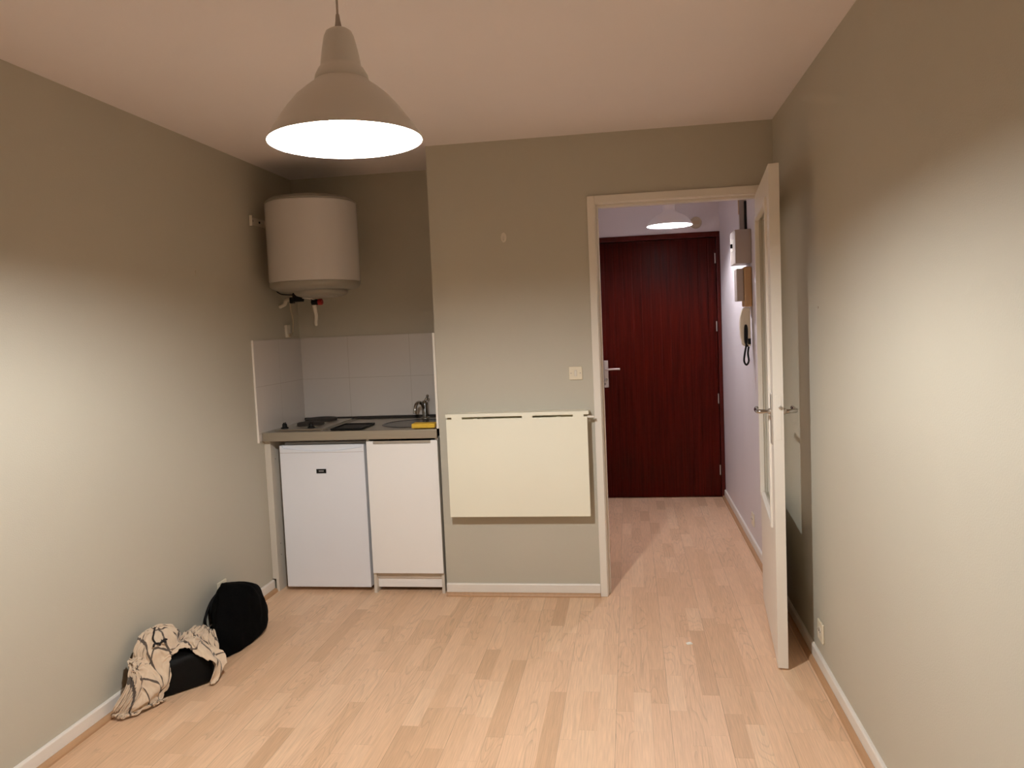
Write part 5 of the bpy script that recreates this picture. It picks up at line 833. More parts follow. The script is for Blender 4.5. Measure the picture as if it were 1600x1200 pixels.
6, 1, -4, -2, 6, -1, -19, -9, -35, -26, -8, 13, -2, -12, -9, -4, -10, 5, 3, 280, -7, -6, -8, -3, -5, -5, -2, -5, -4, -6, -3, 0, -1, 2, -7, -11, -9, 2, -2, -6, -5, -6, -2, -3, -2, 0, -2, -6, -5, -7, -12, 4, 7, -10, -16, -2, -4, 9, -3, 0,
-5, 4, 1, -11, -3, 0, -1, -3, -11, -29, -17, -28, 7, -9, -5, -7, -7, -9, 0, 300, -6, -5, -6, -8, -4, -5, -3, -5, -2, -4, -4, 0, -5, 3, -4, -10, -8, -2, -2, -3, -5, -4, -5, -6, -2, 1, 0, -7, -3, -6, -10, -10, 3, -5, -6, -11, -7, 9, 1, 1,
0, -5, -9, -2, -1, 2, -3, 3, -2, -6, -24, -18, -39, -7, -2, -4, -8, 0, -11, 310, -7, -7, -4, -5, -7, -6, -9, 0, -3, -4, -1, 0, -5, -1, 0, -8, -9, -4, -2, -2, -5, -6, -2, -7, -2, -2, 3, -6, -4, -5, -8, -4, -4, -4, -8, -4, -4, -2, -3, -2,
-1, 2, -9, -3, 1, -6, 5, -6, -1, 0, -5, -15, -22, -36, -5, -12, -5, 5, -5, 299, -6, -7, -7, -3, -7, -8, -8, -1, -4, -4, -2, 4, -4, -5, -3, -3, -6, -5, -4, -4, -4, -2, -4, -6, -6, 2, -1, 0, -7, -3, -7, -4, -5, -4, -5, -3, -5, -3, -2, -2,
0, -6, -2, -6, -2, -7, -7, 0, 1, -4, -2, -6, -6, -24, -24, -3, -33, -1, 2, 303, -5, -5, -6, -5, -8, -7, -11, -3, 4, -5, -8, 5, 1, -4, -6, -2, -4, -5, -6, -4, -2, -7, -7, -4, 0, -3, 3, -1, -4, -4, -6, -2, -5, -3, -8, -3, -3, -4, -2, -1,
-1, -5, -4, -4, -6, -4, -8, -14, -8, -6, -4, -1, -2, 8, -25, -8, -5, -27, -16, 310, -7, -4, -6, -7, -10, -6, -11, -7, 4, 0, -5, -4, 2, 4, -4, -8, -5, -6, -4, -4, -5, -4, -5, -3, -6, 0, 3, 2, -3, -4, -6, -2, -3, -2, -7, -4, -1, -5, -2, 1,
-1, -10, -5, -5, -2, -9, -6, -8, -12, -10, -5, -5, 2, -2, 5, -21, 0, -7, -19, 282, -5, -4, -8, -7, -10, -8, -8, -10, -2, -1, 4, -6, -2, -2, 0, -5, -6, -3, 1, -8, -5, 1, -7, -4, -4, -3, 2, 0, -1, -1, -4, -3, -4, -1, -5, -1, -5, -5, -4, 2,
-4, -4, -6, -6, -3, -9, -7, -9, -7, -9, -9, -7, -5, -1, -1, 1, -3, -3, -7, 260, -4, -7, -10, -10, -10, -11, -14, 1, 1, -7, -3, -1, -4, 7, 4, -7, -4, -3, -6, -2, -7, -2, 0, -5, -5, -4, 1, 6, -1, -3, -1, -3, -8, -3, 2, -2, -9, -3, -7, -7,
1, 3, -4, -11, -9, -1, -10, -9, -7, -6, -9, -8, -2, -3, -1, -1, 0, -1, -2, 239, -10, -3, -9, -14, -11, -11, -8, -1, 4, -2, -8, 2, 4, 2, 6, -1, -9, -2, -10, -2, -2, -9, -3, 3, -9, -3, 3, 2, -7, 3, 3, -3, -3, -3, -6, -7, -8, -5, 4, -4,
3, -3, -1, -8, -11, -9, -4, -10, -8, -1, -9, -9, -2, 0, -1, 2, -2, 1, -1, 216, -9, -8, -7, -14, -11, -7, -3, -3, 0, 8, -6, 1, -3, 3, 5, -2, -1, 0, -10, -7, -4, -3, -4, 3, -6, -4, -2, -3, 1, 0, 5, -2, -8, -5, -1, -4, -5, -5, -1, -6,
5, -2, -4, -14, -11, -10, -1, 0, -9, -8, -5, -5, 2, -8, -1, 6, 4, -1, 1, 207, -4, -11, -11, -15, -12, -5, -1, -4, -5, -2, 8, 0, 1, -2, -3, 5, -1, 3, -3, -6, -8, -5, -5, -3, 1, 0, -3, -4, -7, -3, 8, -1, -2, -4, -3, -12, -3, 3, -2, -2,
-2, -3, -11, -11, -8, -6, -7, 1, -1, -9, -4, -2, -5, 6, -6, -2, 6, 1, 2, 206, -8, -11, -11, -14, -13, -9, -2, 0, -4, -5, 3, 9, -1, -2, -4, 1, 1, 4, -1, -5, -7, -6, -3, -7, -3, -4, 2, 1, -5, -4, 2, 2, 0, -5, -1, -8, -10, 0, 5, -6,
0, -3, -6, -14, -9, -4, -4, -4, -11, -8, -3, 4, 2, 2, 0, -10, 6, 5, 0, 181, 5, -12, -8, -5, -16, -10, -2, 3, -4, -7, 4, 9, -2, 1, -7, -3, 2, 5, 3, -3, -6, -7, -6, -5, -6, -4, 0, 3, -3, -4, 5, 0, -5, -9, 6, -4, -11, -7, 6, 0,
-3, -1, -7, -9, -11, -8, 0, -7, -7, -10, -4, -1, 4, 2, 5, -7, -1, 8, 1, 162, 6, -15, -10, -3, 6, -13, -9, 7, 0, -8, -1, 10, 2, 1, -2, -10, -2, 4, 2, 1, -3, -6, -8, -4, -4, -4, -7, 5, -2, 1, 0, 0, -5, -8, 2, 1, -5, -11, -4, 3,
-6, 0, -6, -12, -12, -7, 3, -1, -4, -8, -3, -6, 0, 0, 5, 2, -9, 7, 1
    ],
    [
25, -2, 0, 3, -5, 1, 6, 6, 4, 3, 1, -8, 2, 9, 6, 1, -8, 4, 0, -1, -1, -8, 11, 3, -4, -5, -11, -5, -1, 2, -1, -6, -1, 0, 0, 8, -4, -3, 1, 4, 4, -4, 0, 1, 4, 11, 4, -1, -11, -4, 7, -2, -9, -5, 4, 6, 7, 8, 1, -1,
-8, -8, -4, 1, 1, 1, 1, 5, 2, 9, 0, -7, -11, 1, 10, -1, -8, -3, 7, 7, 3, -11, 2, 9, 11, 2, -5, -11, -3, 1, 1, -1, -7, -1, 2, 8, -1, -3, -8, -1, 5, 7, 4, 2, -10, 8, -1, -10, -8, -3, 1, 8, 3, -8, -6, 1, 9, 7, 5, 3,
19, -6, -8, 0, 1, -4, -8, -4, 0, 2, 10, -1, -7, -8, 0, 13, 1, -12, -1, 3, 6, 4, -12, 1, 3, 10, 11, 2, -3, -2, 0, -1, -3, -6, -1, 7, -2, -4, -2, -6, -8, 3, 5, -3, -9, -2, 3, 1, -4, 2, 7, 6, -2, 0, -10, -6, 0, 8, -1, 8,
49, 0, -9, -6, -1, 10, -1, -7, -2, 1, 5, 4, -6, -7, 0, 8, 6, -2, -8, 7, -1, -3, -8, -11, -8, -4, 11, -3, -4, -1, -5, 0, 1, -8, 2, 4, 12, 2, -1, -1, -2, -1, 0, -2, -6, -8, -3, -2, -3, -1, 4, 10, 5, 2, -3, -8, -9, -2, -4, 0,
109, -2, -3, -9, -3, 10, 0, -4, -6, -1, 3, 2, -9, -2, 8, -6, 6, -3, -10, 0, 4, 1, -4, -6, -4, -7, 8, -1, -8, -3, -5, -5, 0, -10, -8, -8, -2, -2, -2, -1, -9, 0, 1, 10, -8, -3, -2, 0, 4, 4, 2, 8, 1, -1, 4, 0, -4, -3, -11, -4,
141, -2, -4, -6, 0, 9, 0, -4, -1, -7, 0, 1, -9, 0, 8, -2, -5, 0, 1, -8, -3, 2, -6, 2, -6, -7, -3, 6, -2, -10, -6, -1, 5, -9, -9, -4, -9, -3, -7, -2, -10, -14, -9, -8, 0, 0, -1, 0, 6, 4, 1, 2, 7, 0, 6, 0, 0, 0, -5, -9,
178, -6, -4, -1, 5, 7, -1, -4, 7, -4, -9, -5, -5, -1, 12, -2, -5, -6, 3, -10, 0, -4, -7, 0, 2, -6, -8, 0, 6, -6, -12, -1, 1, -11, -11, -2, -8, -11, 1, -8, -11, -10, -8, -9, -10, -1, -9, -9, 0, -3, -2, 7, 10, -3, -3, 9, 4, 3, 2, -6,
211, -7, -3, -2, 4, 9, -2, -9, 3, 11, -3, -9, -7, -1, 10, 1, -9, -2, -3, -5, -3, 5, -5, -10, -5, 5, -10, -7, 1, 4, -7, -11, -6, -4, -9, -10, -11, -11, -5, -12, -14, -11, 0, -9, -8, -10, -1, -13, -20, -8, -3, -2, 8, 6, -3, 6, 6, 0, 5, 2,
261, 0, -9, 0, 2, 10, 1, -2, -10, 4, 7, -3, -8, -1, 5, 0, -9, -6, -10, -2, 1, 8, -4, -9, -5, 7, -5, -12, -3, 4, -5, -11, -10, -5, -13, -11, -12, -11, -14, -10, -15, -16, -5, -9, -12, -14, -10, -15, -4, -18, -22, -3, 1, 6, 5, 1, 2, 7, 1, 1,
291, 3, 0, -8, 0, 10, -1, -7, -6, -6, -2, 7, 1, -2, 5, 3, 2, -11, -9, -3, -6, 2, -7, -6, -3, 7, -1, -7, -11, 1, 7, -3, -13, -12, -15, -12, -9, -7, -11, -10, -17, -16, -14, -5, -14, -14, -19, -5, -17, -11, -14, -17, -10, -3, -1, 3, 4, 4, 6, 0,
318, 2, 2, -1, -5, -1, -2, -5, -6, -1, 1, 0, 5, 6, -5, 1, -3, -6, -11, -8, -7, -1, 0, -2, 8, 4, 1, -6, -10, -4, 8, -5, -5, -12, -14, -12, -7, -12, -11, -11, -17, -14, -15, -10, -15, -18, -17, -15, -8, -19, -14, -10, -9, -10, -7, -5, 0, 4, 8, 4,
337, -1, -1, 2, 1, -2, -6, -1, -6, -5, -2, 0, 8, 1, -3, -13, 7, -4, -9, -11, 2, 2, -7, -2, 8, 1, -2, -4, -6, -12, -7, -4, 1, 5, -14, -14, -10, 2, -10, -15, -14, -14, -14, -16, -18, -22, -14, -16, -11, -20, -22, 2, -15, -3, -5, -4, -7, -8, -1, 10,
331, -1, 1, -9, 1, 4, 2, 1, -1, -7, -2, -3, 2, 10, 1, -13, -4, 10, -1, -11, -5, 5, 5, -4, 5, 1, -2, -5, -4, -8, -8, -9, -7, -3, 9, -14, -12, -8, -5, -15, -13, -12, -16, -19, -19, -21, -14, -20, -11, -21, -24, 6, -20, -10, 4, -3, -5, -8, -9, -4,
356, -2, -4, -6, -7, 1, 6, 10, 0, -12, -6, -1, 3, 15, -8, -13, -2, 13, 2, -7, -2, 1, 6, -3, 2, 1, -1, -3, -3, -6, -6, -8, -9, -1, -11, -2, -14, -6, -5, -14, -10, -13, -17, -17, -20, -18, -14, -19, -13, -19, -23, -22, -7, -21, 6, 9, 0, -8, -9, -4,
327, 9, 0, 1, -3, -9, -4, 0, 1, 7, -5, -1, -1, 8, 7, 0, -6, 4, 0, 0, -2, 0, 1, -5, -6, -8, 5, 5, -4, -4, -5, -3, -4, -3, -9, -8, -1, -14, -12, -8, -13, -11, -14, -19, -18, -18, -13, -18, -14, -20, -23, -31, 2, -34, -2, 9, 10, 4, -12, -8,
323, 3, 10, 1, 3, 0, -11, -2, 0, 6, 5, -5, 0, -8, 6, 4, 3, 1, 1, 1, -1, 0, -4, -8, -8, -9, -6, -1, 7, -7, -4, -3, -3, 0, 5, -6, -8, -6, -15, -12, -13, -10, -15, -17, -22, -18, -17, -11, -10, -25, -23, -28, -4, -31, -11, -1, 11, 9, 8, -1,
299, 0, 12, 2, -1, -2, -10, -2, 3, 4, 7, 5, -1, 4, -2, -1, 8, 1, 2, -1, -5, -10, 3, -6, -9, -6, -7, -7, 6, -2, 1, -7, -8, -7, 1, 10, 1, -9, -10, -15, -13, -15, -18, -12, -15, -25, -20, -18, -8, -18, -26, -29, -2, -29, -11, -9, 2, 11, 9, 3,
304, 1, 10, 0, 1, 2, 0, -10, 8, 0, 5, 4, -1, 3, 1, 0, 3, -5, -9, 10, -1, -3, -9, 0, -7, -4, -7, -3, 0, -5, -6, -5, 1, -9, -9, 2, 11, 4, -11, -13, -14, -15, -21, -11, -17, -22, -20, -15, -23, -11, -22, -37, -3, -30, -9, -10, 0, 8, 12, 2,
300, 2, 8, 10, 4, 1, 1, 0, 0, 0, 0, 2, 2, -2, 1, 2, 0, -4, -10, 7, 5, 0, -7, 1, 1, -2, -4, -3, -3, -3, -5, -8, -12, -10, -1, -4, 11, -10, 2, -10, -15, -15, -18, -21, -14, -18, -12, -24, -22, -25, -15, -35, -11, -25, 8, -3, -13, -5, 10, 5,
310, -1, 9, 10, 2, -12, -3, 1, 2, 0, 1, 5, 1, 0, -4, 0, 8, -1, -12, -1, 9, -5, -5, -2, 7, -2, -8, -3, 6, 0, -3, -4, -12, -8, -2, 8, 0, -7, -13, -12, -13, -13, -18, -20, -25, -18, 1, -24, -21, -27, -26, -26, -22, -19, 7, 12, 2, -8, 1, -6,
333, -4, -14, -2, 6, -5, 1, 3, -1, 0, -3, -1, 0, 1, 8, -6, -2, 10, -11, -1, -2, 0, -2, 2, -4, 1, -5, -4, 2, 6, -2, 1, -1, -13, -10, 3, 9, -13, -6, -12, -14, -18, -9, -21, -23, -26, -11, -13, -21, -25, -37, -17, -33, -2, 1, 5, 8, 1, -3, -6,
330, 8, -10, -9, -4, 7, 11, 4, -4, 2, -2, -10, -4, 5, 9, 2, -10, 12, -1, -3, -6, -7, -8, 8, 8, 1, -11, -5, -4, 11, -3, -4, 1, -12, -11, -3, 10, -8, -14, -15, -9, -16, -21, -17, -19, -26, -20, -25, -10, -33, -20, -36, -6, -10, -3, 1, 3, 2, -4, 0,
328, 11, 6, -2, -6, -13, 1, 12, 0, 0, 5, 3, -11, -3, -5, -1, 0, 8, 12, 0, -2, -6, -11, -9, 2, 9, 6, -12, 1, 11, 0, -3, -2, -8, -9, -5, -6, -7, -12, -15, -18, -15, -21, -5, -25, -27, -21, -30, -20, -19, -35, -13, -9, -10, -8, -2, -2, 7, 9, 6,
313, 3, 9, -2, 5, -9, -2, 11, 8, -4, -2, -3, -10, -2, -1, 1, 12, -12, -1, 0, 12, 1, 2, -10, -8, 13, -1, -11, -9, 2, 12, -3, -1, -3, -12, -14, -10, -2, -12, -15, -17, -14, -3, -19, -27, -25, -29, -22, -36, -18, -30, -5, -6, -11, -3, 2, 1, -3, 6, 9,
332, 3, 3, -6, 10, -2, -6, 9, 3, 2, 1, -3, -6, -10, 2, -5, 12, 1, -10, -8, -3, 13, 1, -10, -9, 0, 12, -1, -12, -8, -4, -2, -3, 6, -6, -12, -11, -14, -13, -3, -11, -14, -21, -15, -28, -30, -21, -34, -19, -31, -7, -5, -6, -3, -7, -5, 2, 0, -1, -1,
339, 1, 3, 9, 1, -5, -6, -1, 0, 0, 3, 8, 9, -2, 0, 3, -3, -7, -8, -11, -6, 2, 11, 0, -8, -10, 2, 12, -10, -10, -2, 0, -13, -7, -4, 6, -9, -10, -15, -14, -15, -19, -12, -22, -30, -25, -35, -14, -42, -21, 11, -3, -7, 2, -1, -6, -1, -1, 3, 1,
360, 1, 2, 2, 1, -2, -8, -5, -6, 3, -13, -9, -1, 3, 5, 1, -5, 2, 14, -6, -11, -8, -1, 9, -7, -4, -9, 2, 2, -7, -9, 10, -10, -13, -13, -8, -10, -4, -15, -17, -18, 1, -22, -27, -31, -34, -17, -36, -30, -8, -1, 15, 1, 0, 1, -3, -1, -5, 0, -1,
397, -1, -5, -5, 7, 4, -6, -6, -3, 5, -5, -5, -11, -7, -7, 2, -3, -12, 2, 1, 0, -3, -5, 4, -5, -10, -8, -1, -8, -8, 0, -2, -2, -7, -14, -15, -18, -15, -17, -17, 7, -26, -18, -30, -33, -28, -25, -19, -3, -13, -1, 10, 8, 0, -4, -5, 1, -7, -4, -3,
428, 4, -3, -10, -2, 7, 2, -11, 0, 8, -3, -2, -3, -10, -6, -5, 2, -3, -7, -9, -3, -7, -12, -8, -11, -6, -3, -11, -12, -4, -10, -6, -4, -1, -8, -12, -15, -19, -23, -5, -19, -27, -23, -27, -36, -13, -21, -8, -10, -9, -5, 7, 8, 3, 1, -5, -6, -12, -3, 3,
447, 4, 11, -9, -10, 7, 0, -11, -8, 10, -1, -11, 6, -1, -10, -8, -2, -2, 2, -3, -5, -3, -1, -6, -16, -16, -9, -16, -19, -13, -8, -13, -11, -9, -7, -14, -2, -16, -19, -28, -16, -29, -33, -12, -37, -36, -4, 12, 4, -13, -3, 1, 6, -1, -2, -8, -11, -6, 3, -2,
480, -12, 8, 6, -13, -3, 8, -9, -12, 3, 8, 1, -7, 2, -3, -8, -4, -2, 0, 4, 7, -5, -7, -9, -18, -8, -6, -14, -17, -15, -16, -19, -24, -25, -24, 0, -20, -15, -11, -27, -29, -29, -15, -30, -45, -17, -2, 11, 3, -11, -8, 2, 11, -2, -2, -4, -10, 4, 4, -4,
489, -3, -11, 13, -2, -14, 7, 0, -10, -7, 6, 10, 2, 0, -7, -10, -4, 0, 1, 3, 6, -2, -6, -15, -9, -16, -10, -1, -17, -8, -11, -16, -21, -24, -28, -29, -24, -29, -23, -34, -23, -18, -31, -39, -16, -13, -1, 9, 7, -9, -12, -5, -1, 11, 8, 1, 1, 2, -3, -6,
482, 2, -14, 6, 12, -13, -3, 11, -6, -10, 0, 9, 9, 0, -3, -10, -6, 2, 2, 9, 0, -3, -7, -14, -13, -10, -8, -2, -14, -17, -9, -5, -18, -23, -28, -27, -34, -29, -15, -40, -28, -39, -14, -2, -15, -19, -18, -17, 2, 2, -12, -4, -6, -4, 11, 4, 1, -4, 6, 5,
460, 11, -10, 1, 14, 3, -12, 11, 2, -9, -8, 0, 8, 9, 3, -2, -5, -8, -2, 2, 7, -10, -9, -2, -13, -1, -6, -7, -14, -16, -16, -3, -12, -22, -27, -31, -28, -38, -18, -29, -42, -5, -16, -15, -4, -19, -20, -26, -4, 440, 9, 1, -10, 9, 12, -13, 6, 10, 0, -8,
-3, -2, 10, 2, 4, -3, -8, -3, -4, 6, 2, -10, -13, -8, -8, 4, -7, -16, -16, -16, -16, -9, -16, -29, -31, -26, -43, -32, -23, -6, -1, -5, -19, -21, -21, -22, -23, 415, 11, -1, -7, 4, 13, 4, -6, 11, 5, 1, -1, -7, 10, -5, -2, -5, -5, -9, -5, 0, 12, 4,
-11, -10, -7, -15, -11, -1, -13, -15, -21, -22, -12, -28, -35, -26, -42, -25, -1, 5, -10, -3, -17, -23, -20, 342, 7, 5, -1, 2, 5, 12, 3, 2, -3, -9, 4, -10, 2, 11, 1, -1, -2, -9, -5, -6, -8, 12, 3, -10, -11, -7, -13, -17, -9, -13, -15, -23, -24, -26, -28, -45,
-10, -3, -8, -3, 0, -8, -16, -22, 298, 5, 4, 12, 3, -3, 8, 1, -8, 1, -7, -10, -3, -3, 3, 11, -1, -3, -8, -2, 1, -4, -4, 4, 7, -7, -11, -14, -17, -20, -14, -12, -18, -26, -32, -37, -8, -10, 2, -1, -9, -8, -2, -12, 253, 7, 11, -2, 5, -13, 3, 11,
4, -6, 2, -8, -12, -3, 5, 10, 9, 1, 0, -10, 1, 2, -11, 1, -12, -9, -10, -13, -16, -20, -9, -26, -12, -31, -44, 2, -2, -7, -9, 3, -2, -10, -12, 244, -3, 11, 6, 0, -12, -11, 3, 11, 3, -9, 11, 1, -12, -2, -4, 13, 7, 0, 1, -13, -4, 8, -3, -2,
-11, -12, -15, -17, -22, -27, -25, -21, -39, -7, -2, 2, -8, -3, -3, -2, -3, 217, 10, -2, -9, 12, -1, -13, -10, -1, 1, 0, 4, 11, 5, -11, -2, 7, 9, 1, -7, -12, -5, 1, 4, -7, -6, -10, -20, -19, -23, -18, -25, -38, 0, -9, -7, 4, -5, -3, -10, -5, 6, 207,
6, -4, -14, 3, 15, 1, -11, -7, 13, -10, -4, 10, 2, -11, -1, 9, 9, -1, -6, -15, -6, -1, -4, 3, -15, -6, -14, -23, -24, -31, -31, -2, 2, -8, -5, -9, 4, -10, -5, 1, 183, 11, 12, 0, -12, -4, 14, 4, -9, 5, -2, -7, -10, 7, -9, 0, 6, 11, 0, -4,
-14, -2, 1, -5, -7, -13, -18, -7, -22, -31, -31, -2, 1, -4, -7, -8, -3, -11, -8, 11, -13, 179, 0, 12, 5, -4, -12, 0, 4, -2, 2, 3, 4, -9, -6, 7, -8, 0, 10, 7, -13, -4, 3, -3, -8, -15, -9, -14, -23, -25, -29, -1, -9, -2, -9, -2, -6, -6, -10, 5,
-10, 173, 7, 9, 11, 4, -10, -9, 8, 11, 1, -9, -5, -6, -7, -3, 10, -8, -1, 12, -8, -11, -1, 0, -8, -18, -14, -22, -26, -26, -12, 1, -9, 0, 0, -10, 2, -3, -11, -3, -6, 169, 9, 6, 14, 5, 1, -9, -6, 11, 0, -3, -8, -8, -2, 3, 1, 6, 3, 1,
-5, -13, -14, -11, -4, -16, -22, -27, -29, -16, -2, -4, -9, -6, -6, -2, 5, 9, -5, -16, -2, 163, 7, 8, 11, 11, 4, 3, -9, -6, -1, 8, 1, -5, -13, -8, -3, 3, 12, -5, 1, -5, -7, -23, -11, -22, -26, -24, -32, 12, -3, -11, -6, -11, 9, -9, 1, 10, -8, 12,
-16, 145, 12, 12, 9, 7, 3, -3, -7, -7, 2, -5, 0, 8, 1, -12, -5, -4, 5, 5, -3, -4, -13, -15, -27, -21, -25, -36, 1, -8, 2, -11, -4, 11, 6, -6, -10, 1, 14, -9, 8, 126, 9, 17, -2, -9, 5, 9, 4, -4, -8, -6, -5, 5, 10, -14, -7, 12, -1, -14,
-3, 0, -7, -21, -25, -28, -33, -10, -8, 9, 12, -3, -11, 2, 9, -3, -9, -10, -3, -1, 8, -11, 157, -10, 16, -1, -9, -9, 5, 10, 4, -9, -5, -6, 7, 9, -1, -15, -2, 7, -14, -12, -6, -4, -23, -28, -32, -11, -8, 4, 13, -5, 12, 3, -7, -7, 6, -5, -10, -10,
-1, 14, 0, 119, 16, 1, 1, -5, -9, -8, 3, 12, 2, -10, -7, 2, 10, 8, -6, -15, -7, 8, -11, -21, -22, -24, -31, -13, -3, 7, 0, 13, -2, -7, 10, -3, -13, -4, 13, 4, -11, -12, -1, 11, -14, 92, 16, 16, 6, 5, -2, -9, -10, 14, 9, -10, -8, -1, 5, 7,
9, -6, -14, -17, -4, -23, -28, -33, 9, 2, -15, -1, 14, -11, -2, 0, 6, 12, -8, -12, 2, 15, 1, -11, -13, -3, 8, -11, 41, 21, 15, 11, 10, 10, 6, -3, -6, 16, -5, -11, 2, 1, 4, 10, -11, -17, -12, -19, -26, -25, 1, 1, 13, -11, -2, 11, 8, -14, -4, -3,
3, 13, -9, -8, 7, -6, 7, -14, 4, 9, -14, -16, -20, 27, 20, 15, 14, 11, 8, 10, 8, 9, 11, -1, -1, -2, -6, -7, -10, -18, -12, -26, -8, 6, 10, -8, -2, 3, 7, 13, -5, -9, -8, 2, 0, 10, 2, 0, -3, -4, -12, 6, -1, -8, -5, -17, -17, -87, 29, 25,
25, 21, 17, 5, 10, 13, 8, 9, 9, 0, -1, -4, -6, -7, -17, -15, 2, 3, 0, 4, 13, 6, 5, 2, 4, 2, -6, -12, 5, 8, 5, 3, 1, -3, -12, -12, -10, -11, -7, -1, -6, -17, -13, -122, 2, -1, 34, 32, 26, 20, 17, 18, 13, 13, 1, -1, -9, -5, 5, -9,
4, 7, 5, 5, 5, -9, 3, 11, 3, -5, 2, 13, 10, 4, 3, 4, 2, -11, -2, 3, -5, -13, -5, -11, -12, -13, -14, -15, -10, -15, -66, -8, -1, 4, 10, -10, -8, 25, 21, 18, 15, 14, 13, 3, -1, -5, 9, 10, 10, 11, 3, 9, 4, -7, 1, 6, 10, -10, 8, 13,
2, -1, 2, 12, 7, -3, -4, -9, 1, -10, -9, -14, -15, -16, -15, -22, -13, -15, -32, -6, 10, 1, 10, 4, -7, -13, -6, 1, 4, -2, -10, 7, 18, 39, 33, -7, 9, 8, 8, 7, 6, 8, 5, 5, 11, -6, -2, -2, 2, 2, 2, 9, 10, 14, 0, -3, -9, -9, -8, -8,
5, -12, -14, -17, -22, -25, -13, -13, -21, -32, -54, -60, -27, -9, -15, -6, 6, 9, -5, 199, -2, 1, 6, 14, -6, 10, -7, -9, 0, -11, 2, -3, 4, 0, 38, 33, 17, 8, 8, 9, 7, 6, 6, -2, 12, 0, 1, 0, 1, -2, -11, 8, 14, 8, -2, -10, 2, -12, -8, -5,
8, -7, -14, -16, -17, -16, -14, -10, -15, -22, -43, -55, -59, -25, -7, -15, 6, 1, 9, 200, 7, -1, -7, 14, 12, -6, -2, 0, -5, -8, 3, -5, -9, 9, -1, 14, 25, 26, 16, 14, 11, 8, 6, 4, 2, 0, 0, 0, -6, 8, -14, 8, 13, 1, 3, -9, -6, -3, -7, 0,
7, -5, -14, -13, -13, -5, -12, -16, -9, -21, -24, -48, -49, -62, -28, -7, -16, 0, 14, 217, 11, 3, -10, -2, 14, 14, -3, -6, -5, -5, -12, -3, 3, -12, 7, -10, 2, 32, 22, 22, 19, 14, 1, 1, 3, 1, 3, -1, 1, 0, 3, -7, 11, 13, 1, -8, -11, -1, 0, 10,
-2, -5, -10, -10, -13, -4, -7, -9, -13, -27, -20, -18, -49, -55, -59, -25, -2, -14, -6, 246, 11, 4, -10, -7, 10, 9, 7, 3, -3, -5, -10, -5, -10, -7, -6, -7, -3, -1, 23, 27, 20, 20, 19, 0, -6, 1, 2, 1, 1, 0, 8, -6, 7, 13, 3, -5, -10, 4, -2, 11,
-3, -2, -9, -12, -3, -13, -5, -9, -8, -17, -29, -18, -19, -49, -55, -58, -18, 0, -12, 242, 10, 12, -1, -7, -6, -14, 10, 13, 9, 3, -2, -7, -12, -6, -3, -2, -2, -8, -10, 2, 26, 24, 21, 20, 3, -3, 2, -3, 4, -3, -1, 5, 14, -6, 10, -3, -6, -7, 3, 13,
-4, 1, -10, -8, 0, -7, -13, -8, -10, -8, -20, -30, -18, -22, -49, -53, -62, 5, 0, 228, 11, 12, -2, -16, 9, -13, -10, 8, 10, 12, 6, -13, -12, 5, 2, 8, -4, -6, -11, -7, -15, 19, 25, 23, 22, 6, 1, -6, -1, -4, 4, 5, 13, 2, -8, 6, -11, -6, 2, 12,
-1, -6, 2, -10, -6, 5, -7, -8, -11, -16, -16, -16, -32, -16, -28, -48, -54, -56, 6, 246, 2, 12, 6, -9, -15, 14, -8, -13, 4, 7, 12, 0, -13, -8, 6, 0, 13, -4, -13, 1, -3, -14, 5, 23, 26, 22, 8, -6, -3, -1, 12, 5, 4, 4, 0, -6, -12, -5, -3, 11,
0, -8, 7, -5, -9, -3, -4, -6, -10, -10, -7, -17, -26, -30, -14, -34, -47, -53, -37, 262, 0, 9, 2, -13, -12, 3, 15, -8, -13, -2, 8, 13, 3, -12, -10, 0, 4, 13, -6, -14, -1, 7, -13, -7, 23, 26, 21, 10, -6, -2, 11, -1, -2, 1, 6, -6, -6, -9, -5, 6,
10, -6, -6, 7, 2, -3, -4, -6, -9, -10, -13, -17, -23, -25, -20, -20, -38, -45, -46, 242, 9, 4, -7, -11, -13, 2, 14, 7, -9, -14, -1, 10, 8, 3, -11, -6, -4, 4, 12, -4, -14, -6, 9, -5, -13, 16, 24, 19, 13, -1, 5, 2, 0, -12, 6, -3, -10, 0, -2, 9,
0, -6, -7, -1, 12, -6, -7, -4, -7, -10, -15, -14, -12, -23, -22, -16, -32, -35, -44, 205, 3, 9, 6, -9, -13, 2, 14, 6, 3, -10, -12, 9, 7, 9, -1, -8, -8, -8, 1, 1, 6, -4, -13, -4, 7, -9, -1, 22, 20, 12, 6, 3, 0, -11, -3, 9, -11, -9, 1, 11,
-1, -6, -6, -1, 10, -3, -12, -8, -5, -12, -9, -5, -14, -16, -19, -24, -27, -31, -34, 191, 1, 13, -2, -3, -13, 2, 14, 6, 7, -2, -14, -1, 13, 5, 1, 2, -6, -12, -5, 4, -4, -2, 1, -9, -11, 6, -5, -11, 13, 19, 14, 8, 2, -8, -4, 9, -5, -9, -5, 10,
2, -10, -2, -2, 9, -5, -5, -13, -15, -7, -6, -12, -13, -11, -16, -21, -25, -18, -22, 169, 9, 11, 7, -5, -16, -2, 14, 3, 0, 12, -1, -14, -4, 13, 3, 1, -2, -11, 1, 1, 4, -2, -2, -6, -10, -13, -6, -6, -3, 2, 14, 14, 9, -1, -5, 10, -2, -8, -7, 5,
0, 0, -1, -3, -2, -1, -5, -14, -15, -14, -11, 2, -17, -13, -12, -11, -5, -19, -22, 157, 9, 11, 9, -9, -13, -1, 5, -2, 10, 2, 7, 2, -13, -2, 11, -1, -6, -4, -7, 4, 5, 4, 1, 0, -6, -11, -10, -13, 1, -3, -12, 0, 12, 10, -3, 6, 10, -4, -9, -5,
